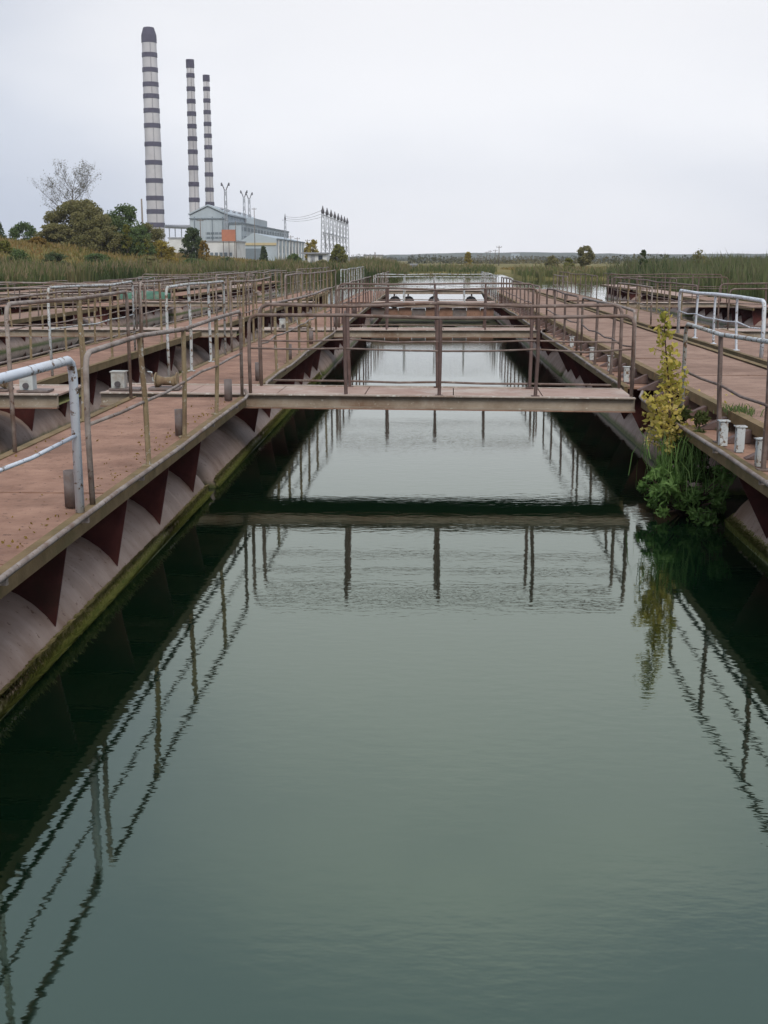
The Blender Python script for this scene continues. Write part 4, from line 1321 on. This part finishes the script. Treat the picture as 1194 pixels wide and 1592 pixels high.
def blockm(x0, x1, y0, y1, z0, z1):
    return MB().box(((x0 + x1) / 2, (y0 + y1) / 2, (z0 + z1) / 2), (x1 - x0, y1 - y0, z1 - z0))


# boiler house: gabled front towards us, long side receding
Y0 = 850
zl = at(295, 332, Y0); zr = at(352, 335, Y0); pk = at(323, 321, Y0)
x0, x1 = zl.x, zr.x
zg = float(gz(x0, Y0))
root = thing('boiler_house', 'tall blue-grey clad boiler house with shallow gable below the chimneys', 'building', ((x0 + x1) / 2, Y0, zg))
Yb = 1020
ze = zr.z
xm = (x0 + x1) / 2
MB().poly([(x0, Y0, zg), (x1, Y0, zg), (x1, Y0, ze), (xm, Y0, pk.z), (x0, Y0, ze), (x0, Yb, zg), (x1, Yb, zg), (x1, Yb, ze), (xm, Yb, pk.z), (x0, Yb, ze)],
          [(0, 1, 2, 3, 4), (9, 8, 7, 6, 5), (0, 5, 6, 1), (1, 6, 7, 2), (4, 9, 5, 0), (2, 7, 8, 3), (3, 8, 9, 4)]).build('wall', CLAD, root)
MB().poly([(x0 - 1, Y0 - 1, ze + .3), (xm, Y0 - 1, pk.z + .4), (x1 + 1, Y0 - 1, ze + .3), (x1 + 1, Yb + 1, ze + .3), (xm, Yb + 1, pk.z + .4), (x0 - 1, Yb + 1, ze + .3),
           (x0 - 1, Y0 - 1, ze + 1.3), (xm, Y0 - 1, pk.z + 1.4), (x1 + 1, Y0 - 1, ze + 1.3), (x1 + 1, Yb + 1, ze + 1.3), (xm, Yb + 1, pk.z + 1.4), (x0 - 1, Yb + 1, ze + 1.3)],
          [(0, 1, 7, 6), (1, 2, 8, 7), (6, 7, 10, 11), (7, 8, 9, 10), (2, 3, 9, 8), (5, 0, 6, 11), (3, 4, 10, 9), (4, 5, 11, 10)]).build('roof', CLAD, root)
for i in range(1, 9):
    x = x0 + (x1 - x0) * i / 9
    blockm(x - 0.15, x + 0.15, Y0 - 0.35, Y0 - 0.02, zg, ze - 0.5).build('pilaster', CLAD, root)
for (ya, yb_) in ((361, 364.5), (368, 371)):
    za, zb = at(323, yb_, Y0).z, at(323, ya, Y0).z
    blockm(at(320, ya, Y0).x, x1 - 1.0, Y0 - 0.25, Y0 - 0.02, za, zb).build('window_band', CLADD, root)
for i in range(12):
    y = Y0 + 8 + i * 13.6
    blockm(x1 + 0.02, x1 + 0.4, y - 0.25, y + 0.25, zg, ze - 0.4).build('pilaster', CLAD, root)

for i in range(6):
    y = Y0 + 14 + i * 26
    MB().lathe((x1 - 5.5, y, ze + 1.2), [(1.0, 0), (1.0, 3.0), (1.5, 3.1), (1.5, 3.9), (0.3, 4.6)], 10).build('roof_vent', ROOFG, root)
for x in (x0 + 3.2, x0 + 15.5, x1 - 2.6):
    MB().tube([(x, Y0 - 0.7, zg), (x, Y0 - 0.7, ze - 1.5), (x, Y0 - 0.1, ze - 0.9)], 0.28, 6).build('downpipe', CLADD, root)
MB().box(((x0 + x1) / 2, Y0 - 0.5, ze - 2.0), (x1 - x0 + 1.0, 0.7, 0.5)).build('cornice', CLADD, root)

# bunker bay and turbine hall along the receding side
zt = at(353, 345, Y0).z
hall = thing('turbine_hall', 'long lower turbine hall along the receding side of the boiler house', 'building', (x1 + 5, Y0 + 10, zg))
hx0, hx1 = x1 + 0.6, x1 + 9
blockm(hx0, hx1, Y0 + 6, 1140, zg, zt - 1).build('wall', CLAD, hall)
blockm(hx0, hx1 + 0.6, Y0 + 5, 1141, zt - 1, zt).build('roof', CLADD, hall)
for i in range(16):
    y = Y0 + 14 + i * 17
    blockm(hx1 + 0.02, hx1 + 0.5, y, y + 1.0, zg, zt - 1.2).build('pilaster', CLAD, hall)
for zf in (0.55, 0.78):
    blockm(hx1 + 0.02, hx1 + 0.2, Y0 + 12, 1132, zg + (zt - zg) * zf, zg + (zt - zg) * zf + 2.6).build('window_band', CLADD, hall)
blockm(hx0 + 1, hx1 - 1.0, Y0 + 80, 1000, zt, zt + 5).build('roof_monitor', CLAD, hall)

# long low workshop in front
Yw = 700
wl = at(369, 377, Yw); wr = at(430, 369, Yw)
zg2 = float(gz(wl.x, Yw)); Yw2 = Yw * (672 - 430) / (672 - 473.0)
ws = thing('workshop', 'long low grey workshop with ochre eaves and ribbed side wall', 'building', ((wl.x + wr.x) / 2, Yw, zg2))
zt2 = at(430, 368, Yw).z; ze2 = at(369, 378, Yw).z
MB().poly([(wl.x, Yw, zg2), (wr.x, Yw, zg2), (wr.x, Yw, zt2 - 1), (wl.x + 9, Yw, zt2 + 2.2), (wl.x, Yw, ze2), (wl.x, Yw2, zg2), (wr.x, Yw2, zg2), (wr.x, Yw2, zt2 - 1), (wl.x + 9, Yw2, zt2 + 2.2), (wl.x, Yw2, ze2)],
          [(0, 1, 2, 3, 4), (9, 8, 7, 6, 5), (0, 5, 6, 1), (1, 6, 7, 2), (4, 9, 5, 0), (2, 7, 8, 3), (3, 8, 9, 4)]).build('wall', CLAD, ws)
blockm(wl.x + 0.1, wr.x - 0.1, Yw - 0.5, Yw - 0.03, ze2 - 1.2, ze2 + 0.2).build('eaves_trim', OCHRE, ws)
blockm(wl.x + 0.2, wl.x + 1.6, Yw - 0.5, Yw - 0.03, zg2, ze2 - 1.3).build('corner_trim', OCHRE, ws)
blockm(wr.x + 0.03, wr.x + 0.6, Yw - 0.3, Yw2, zt2 - 1.6, zt2 - 0.9).build('gutter', CLADD, ws)
blockm(wl.x + 3, wl.x + 16, Yw - 0.25, Yw - 0.03, zg2, ze2 - 3.0).build('sliding_door', CLADD, ws)
for i in range(9):
    y = Yw + 6 + i * (Yw2 - Yw - 10) / 8
    blockm(wr.x + 0.03, wr.x + 0.7, y - 0.6, y + 0.6, zg2, zt2 - 1.7).build('pilaster', WALLW, ws)
    blockm(wr.x + 0.02, wr.x + 0.15, y + 3, y + 9, zg2 + 4.5, zg2 + 8.5).build('window', CLADD, ws)

# white low building and orange board at the boiler house foot
Ya = 600
a = at(321, 376, Ya); b = at(367, 376, Ya)
zg3 = float(gz(a.x, Ya))
wb_ = thing('store_building', 'low white store building in front of the boiler house', 'building', ((a.x + b.x) / 2, Ya, zg3))
blockm(a.x, b.x, Ya, Ya + 30, zg3, a.z).build('wall', WALLW, wb_)
blockm(a.x - 0.4, b.x + 0.4, Ya - 0.4, Ya + 30.4, a.z, a.z + 0.6).build('roof', ROOFG, wb_)
for i in range(5):
    x = a.x + 1.6 + i * (b.x - a.x - 3) / 5
    blockm(x, x + 1.6, Ya - 0.12, Ya - 0.02, zg3 + 2.6, zg3 + 4.4).build('window', CLADD, wb_)
bo = at(345, 375, Ya - 8); bu = at(366, 357, Ya - 8)
zg4 = float(gz(bo.x, Ya - 8))
ob = thing('hoarding', 'orange-red board on posts in front of the white store building', 'hoarding', ((bo.x + bu.x) / 2, Ya - 8, zg4))
blockm(bo.x, bu.x, Ya - 8.2, Ya - 7.9, bo.z, bu.z).build('board', ORANGE, ob)
for x in (bo.x + 0.6, (bo.x + bu.x) / 2, bu.x - 0.6):
    blockm(x - 0.15, x + 0.15, Ya - 7.88, Ya - 7.6, zg4, bu.z - 0.4).build('post', POLE, ob)

# flue duct on trestles between the thick chimney and the boiler house
d0 = at(258, 352, 1180); d1 = at(297, 353, 1000)
du = thing('flue_duct', 'long grey flue duct on trestles linking thick chimney and boiler house', 'duct', (d0.x, d0.y, float(gz(d0.x, d0.y))))
MB().tube([d0, d0.lerp(d1, 0.5), d1], 1.7, 12).build('duct', ROOFG, du)
for t_ in (0.15, 0.4, 0.65, 0.9):
    q = d0.lerp(d1, t_)
    MB().bar((q.x, q.y, float(gz(q.x, q.y))), (q.x, q.y, q.z - 1.6), 0.7).build('trestle', LATT, du)
wl_ = thing('store_building', 'low white building under the flue duct, behind the round dark shrub', 'building', (at(280, 380, 640).x, 640, float(gz(at(280, 380, 640).x, 640))))
qa, qb = at(262, 371, 640), at(297, 371, 640)
zq = float(gz(qa.x, 640))
blockm(qa.x, qb.x, 640, 660, zq, qa.z).build('wall', WALLW, wl_)
blockm(qa.x - .4, qb.x + .4, 639.6, 660.4, qa.z, qa.z + 0.7).build('roof', ROOFG, wl_)


def lattice(label, xb, yt, Y, wpx, group, top='v', base=None, name='lattice_mast', x_lean=0):
    tpt = at(xb, yt, Y)
    x = tpt.x
    zg = float(gz(x, Y)) if base is None else base
    root = thing(name, label, 'mast', (x, Y, zg), group)
    h = tpt.z - zg
    w0 = wpx * Y / F_PX; w1 = w0 * 0.55
    hh = h * (0.9 if top == 'v' else 0.86)
    tl = w0 * 0.16
    cor = [(-1, -1), (1, -1), (1, 1), (-1, 1)]
    for sx, sy in cor:
        MB().bar((x + sx * w0 / 2, Y + sy * w0 / 2, zg), (x + sx * w1 / 2, Y + sy * w1 / 2, zg + hh), tl).build('leg', LATT, root)
    br = MB(); k = 9
    for i in range(k):
        a, b_ = i / k, (i + 1) / k
        wa, wb2 = w0 + (w1 - w0) * a, w0 + (w1 - w0) * b_
        for j in range(4):
            c0, c1 = cor[j], cor[(j + 1) % 4]
            if i % 2: c0, c1 = c1, c0
            br.bar((x + c0[0] * wa / 2, Y + c0[1] * wa / 2, zg + hh * a), (x + c1[0] * wb2 / 2, Y + c1[1] * wb2 / 2, zg + hh * b_), tl * 0.6)
    br.build('bracing', LATT, root)
    if top == 'v':
        for s in (-1, 1):
            MB().bar((x + s * w1 * 0.3, Y, zg + hh), (x + s * w0 * 1.15, Y, zg + h), tl * 1.6).build('horn', INSUL, root)
            MB().tube([(x + s * w0 * 1.15, Y, zg + h), (x + s * w0 * 1.15, Y, zg + h - 0.04 * h)], tl * 1.3, 8).build('insulator', INSUL, root)
    else:
        MB().lathe((x, Y, zg + hh), [(w1 * 0.5, 0), (w1 * 0.7, h * 0.03), (w1 * 0.35, h * 0.08), (w1 * 0.12, h * 0.14)], 8).build('finial', INSUL, root)
        MB().bar((x - w0 * 1.3, Y, zg + hh), (x + w0 * 0.2, Y, zg + hh + 0.2), tl).build('arm', LATT, root)
    return root


lattice('tall steel mast with forked top at the boiler house corner', 350, 284, 845, 5.0, 'forked steel masts by the turbine hall')
lattice('forked-top steel mast, taller of the pair above the turbine hall', 379, 296, 930, 4.2, 'forked steel masts by the turbine hall')
lattice('forked-top steel mast, shorter of the pair above the turbine hall', 387, 299, 960, 4.2, 'forked steel masts by the turbine hall')
lattice('lone guyed lattice mast behind the long low workshop', 443, 332, 760, 3.6, None, top='f')
GG = 'row of steel gantry masts'
gan = []
for i in range(8):
    Yg = 500 + i * 20.5
    xg = -44.2
    d = Vector((xg, Yg, 0)); 
    # top follows a level line at 23.4 m
    rt_ = thing('gantry_mast', 'pale lattice gantry mast with dark finial in the long row of masts', 'mast', (xg, Yg, float(gz(xg, Yg))), GG)
    z0 = float(gz(xg, Yg)); zt_ = 23.6; hh = (zt_ - z0) * 0.86; w0, w1, tl = 1.9, 0.9, 0.24
    cor = [(-1, -1), (1, -1), (1, 1), (-1, 1)]
    for sx, sy in cor:
        MB().bar((xg + sx * w0 / 2, Yg + sy * w0 / 2, z0), (xg + sx * w1 / 2, Yg + sy * w1 / 2, z0 + hh), tl).build('leg', LATT, rt_)
    br = MB()
    for k in range(9):
        a, b_ = k / 9, (k + 1) / 9; wa, wb2 = w0 + (w1 - w0) * a, w0 + (w1 - w0) * b_
        for j in range(4):
            c0, c1 = cor[j], cor[(j + 1) % 4]
            if k % 2: c0, c1 = c1, c0
            br.bar((xg + c0[0] * wa / 2, Yg + c0[1] * wa / 2, z0 + hh * a), (xg + c1[0] * wb2 / 2, Yg + c1[1] * wb2 / 2, z0 + hh * b_), tl * 0.6)
    br.build('bracing', LATT, rt_)
    MB().lathe((xg, Yg, z0 + hh), [(0.5, 0), (0.75, 0.9), (0.45, 1.8), (0.1, zt_ - z0 - hh)], 8).build('finial', INSUL, rt_)
    if i < 7:
        for zz in (0.98, 0.62):
            MB().bar((xg, Yg + 0.5, z0 + hh * zz), (xg, Yg + 20.0, z0 + hh * zz), 0.3).build('cross_beam', LATT, rt_)
        MB().bar((xg, Yg + 0.5, z0 + hh * 0.62), (xg, Yg + 20.0, z0 + hh * 0.3), 0.22).build('brace', LATT, rt_)


def pole(label, x, yt, Y, arm=True, mat=POLE, r0=0.16, group=None):
    t_ = at(x, yt, Y)
    zg = float(gz(t_.x, Y))
    root = thing('utility_pole', label, 'pole', (t_.x, Y, zg), group)
    MB().tube([(t_.x, Y, zg - 0.2), (t_.x, Y, t_.z)], [r0, r0 * 0.7], 8).build('shaft', mat, root)
    if arm:
        MB().bar((t_.x - 0.9, Y, t_.z - 0.5), (t_.x + 0.9, Y, t_.z - 0.5), 0.14).build('cross_arm', mat, root)
        for s in (-0.8, 0, 0.8):
            MB().tube([(t_.x + s, Y, t_.z - 0.45), (t_.x + s, Y, t_.z - 0.15)], 0.07, 6).build('insulator', INSUL, root)
    return root


pole('bare grey pole rising out of the green tree beside the thick chimney', 220, 309, 170, arm=False, mat=WOODG)
pole('dark pole in front of the boiler house gable', 311, 340, 330)
pole('dark rust-red pole beside the orange-red board', 366, 344, 420, arm=False)
pole('tall pole in front of the turbine hall', 395, 323, 480)
for k, (x, yt, Y) in enumerate([(452, 366, 420), (462, 369, 440), (478, 372, 470)]):
    pole('slim pole standing before the ribbed workshop side wall', x, yt, Y, r0=0.14, group='slim poles before the workshop')
pole('dark pole on the spit by the open water', 583, 392, 185, arm=False, r0=0.10)
pole('tallest pole of the far line beyond the small yellow tree', 776, 382, 420)
for k, (x, yt) in enumerate([(770, 388), (762, 389), (757, 391), (748, 394), (742, 395)]):
    pole('short distant pole in the far line beyond the yellow tree', x, yt, 520 + 40 * k, group='far line of poles')

# wires from the gantry to the guyed mast
wa = thing('power_line', 'thin sagging wires between the gantry masts and the guyed mast', 'wires', (-44.2, 500, 20))
e = at(443, 336, 760)
for k in range(3):
    s0 = Vector((-44.2, 500 + k * 20.5, 22.0)); s1 = e + Vector((0, 0, -k * 1.2))
    pts = [s0.lerp(s1, i / 10) - Vector((0, 0, 5.0 * 4 * (i / 10) * (1 - i / 10) * 0.35)) for i in range(11)]
    MB().tube(pts, 0.07, 4).build('wire', INSUL, wa)

# small white hut on the left bank
Yh = 235
a = at(470, 402, Yh); b = at(508, 402, Yh)
zg5 = float(gz((a.x + b.x) / 2, Yh)); zt5 = at(490, 394.5, Yh).z
hut = thing('hut', 'small white flat-roofed hut with a dark window before the gantry masts', 'hut', ((a.x + b.x) / 2, Yh, zg5))
blockm(a.x + 1.0, b.x, Yh, Yh + 5, zg5 - 0.3, zt5).build('wall', WALLW, hut)
blockm(a.x - 0.2, b.x + 0.2, Yh - 0.6, Yh + 5.4, zt5, zt5 + 0.25).build('roof', ROOFG, hut)
w_ = blockm(b.x - 1.6, b.x - 0.8, Yh - 0.06, Yh - 0.02, zt5 - 1.1, zt5 - 0.3).build('window', GLASS, hut)
blockm(a.x + 1.6, a.x + 2.4, Yh - 0.08, Yh - 0.02, zg5 - 0.2, zt5 - 0.3).build('door', ROOFG, hut)

# far buildings
def far_house(label, x0p, x1p, ytp, Y, mat, roof, group=None, depth=10):
    a = at(x0p, ytp, Y); b = at(x1p, ytp, Y); zg = float(gz(a.x, Y))
    t_ = thing('far_building', label, 'building', ((a.x + b.x) / 2, Y, zg), group)
    blockm(a.x, b.x, Y, Y + depth, zg - 0.3, a.z).build('wall', mat, t_)
    blockm(a.x - 0.3, b.x + 0.3, Y - 0.3, Y + depth + 0.3, a.z, a.z + max(0.3, (a.z - zg) * 0.15)).build('roof', roof, t_)
    n_ = max(1, int((b.x - a.x) / 4))
    for i in range(n_):
        x = a.x + (b.x - a.x) * (i + 0.5) / n_
        blockm(x - 0.5, x + 0.5, Y - 0.06, Y - 0.01, zg + (a.z - zg) * 0.4, zg + (a.z - zg) * 0.75).build('window', GLASS, t_)


far_house('long pale low building with grey roof beyond the spit', 566, 594, 397.5, 520, WALLW, ROOFG)
far_house('grey tower block on the horizon beyond the far meadow', 795, 808, 394, 1500, CLAD, ROOFG)
far_house('small white sluice hut near the spit on the far bank', 601, 610, 411, 222, WALLW, ROOFG, depth=2)
far_house('tiny white sluice box on the far bank above open water', 640, 647, 412.5, 224, WALLW, ROOFG, depth=2)

# ------------------------------------------------------------------ haze
hz = MB().box((0, 950, 131), (8200, 6200, 270)).build('haze', None)
m, t, p = _mat('haze')
t.nodes.remove(p)
pv = t.nodes.new('ShaderNodeVolumePrincipled')
pv.inputs['Color'].default_value = (0.90, 0.93, 1.0, 1)
pv.inputs['Density'].default_value = 0.00016
t.links.new(pv.outputs[0], t.nodes['Material Output'].inputs['Volume'])
hz.data.materials.append(m)
tag(hz, 'thin pale autumn haze over the whole site', 'haze', kind='stuff')
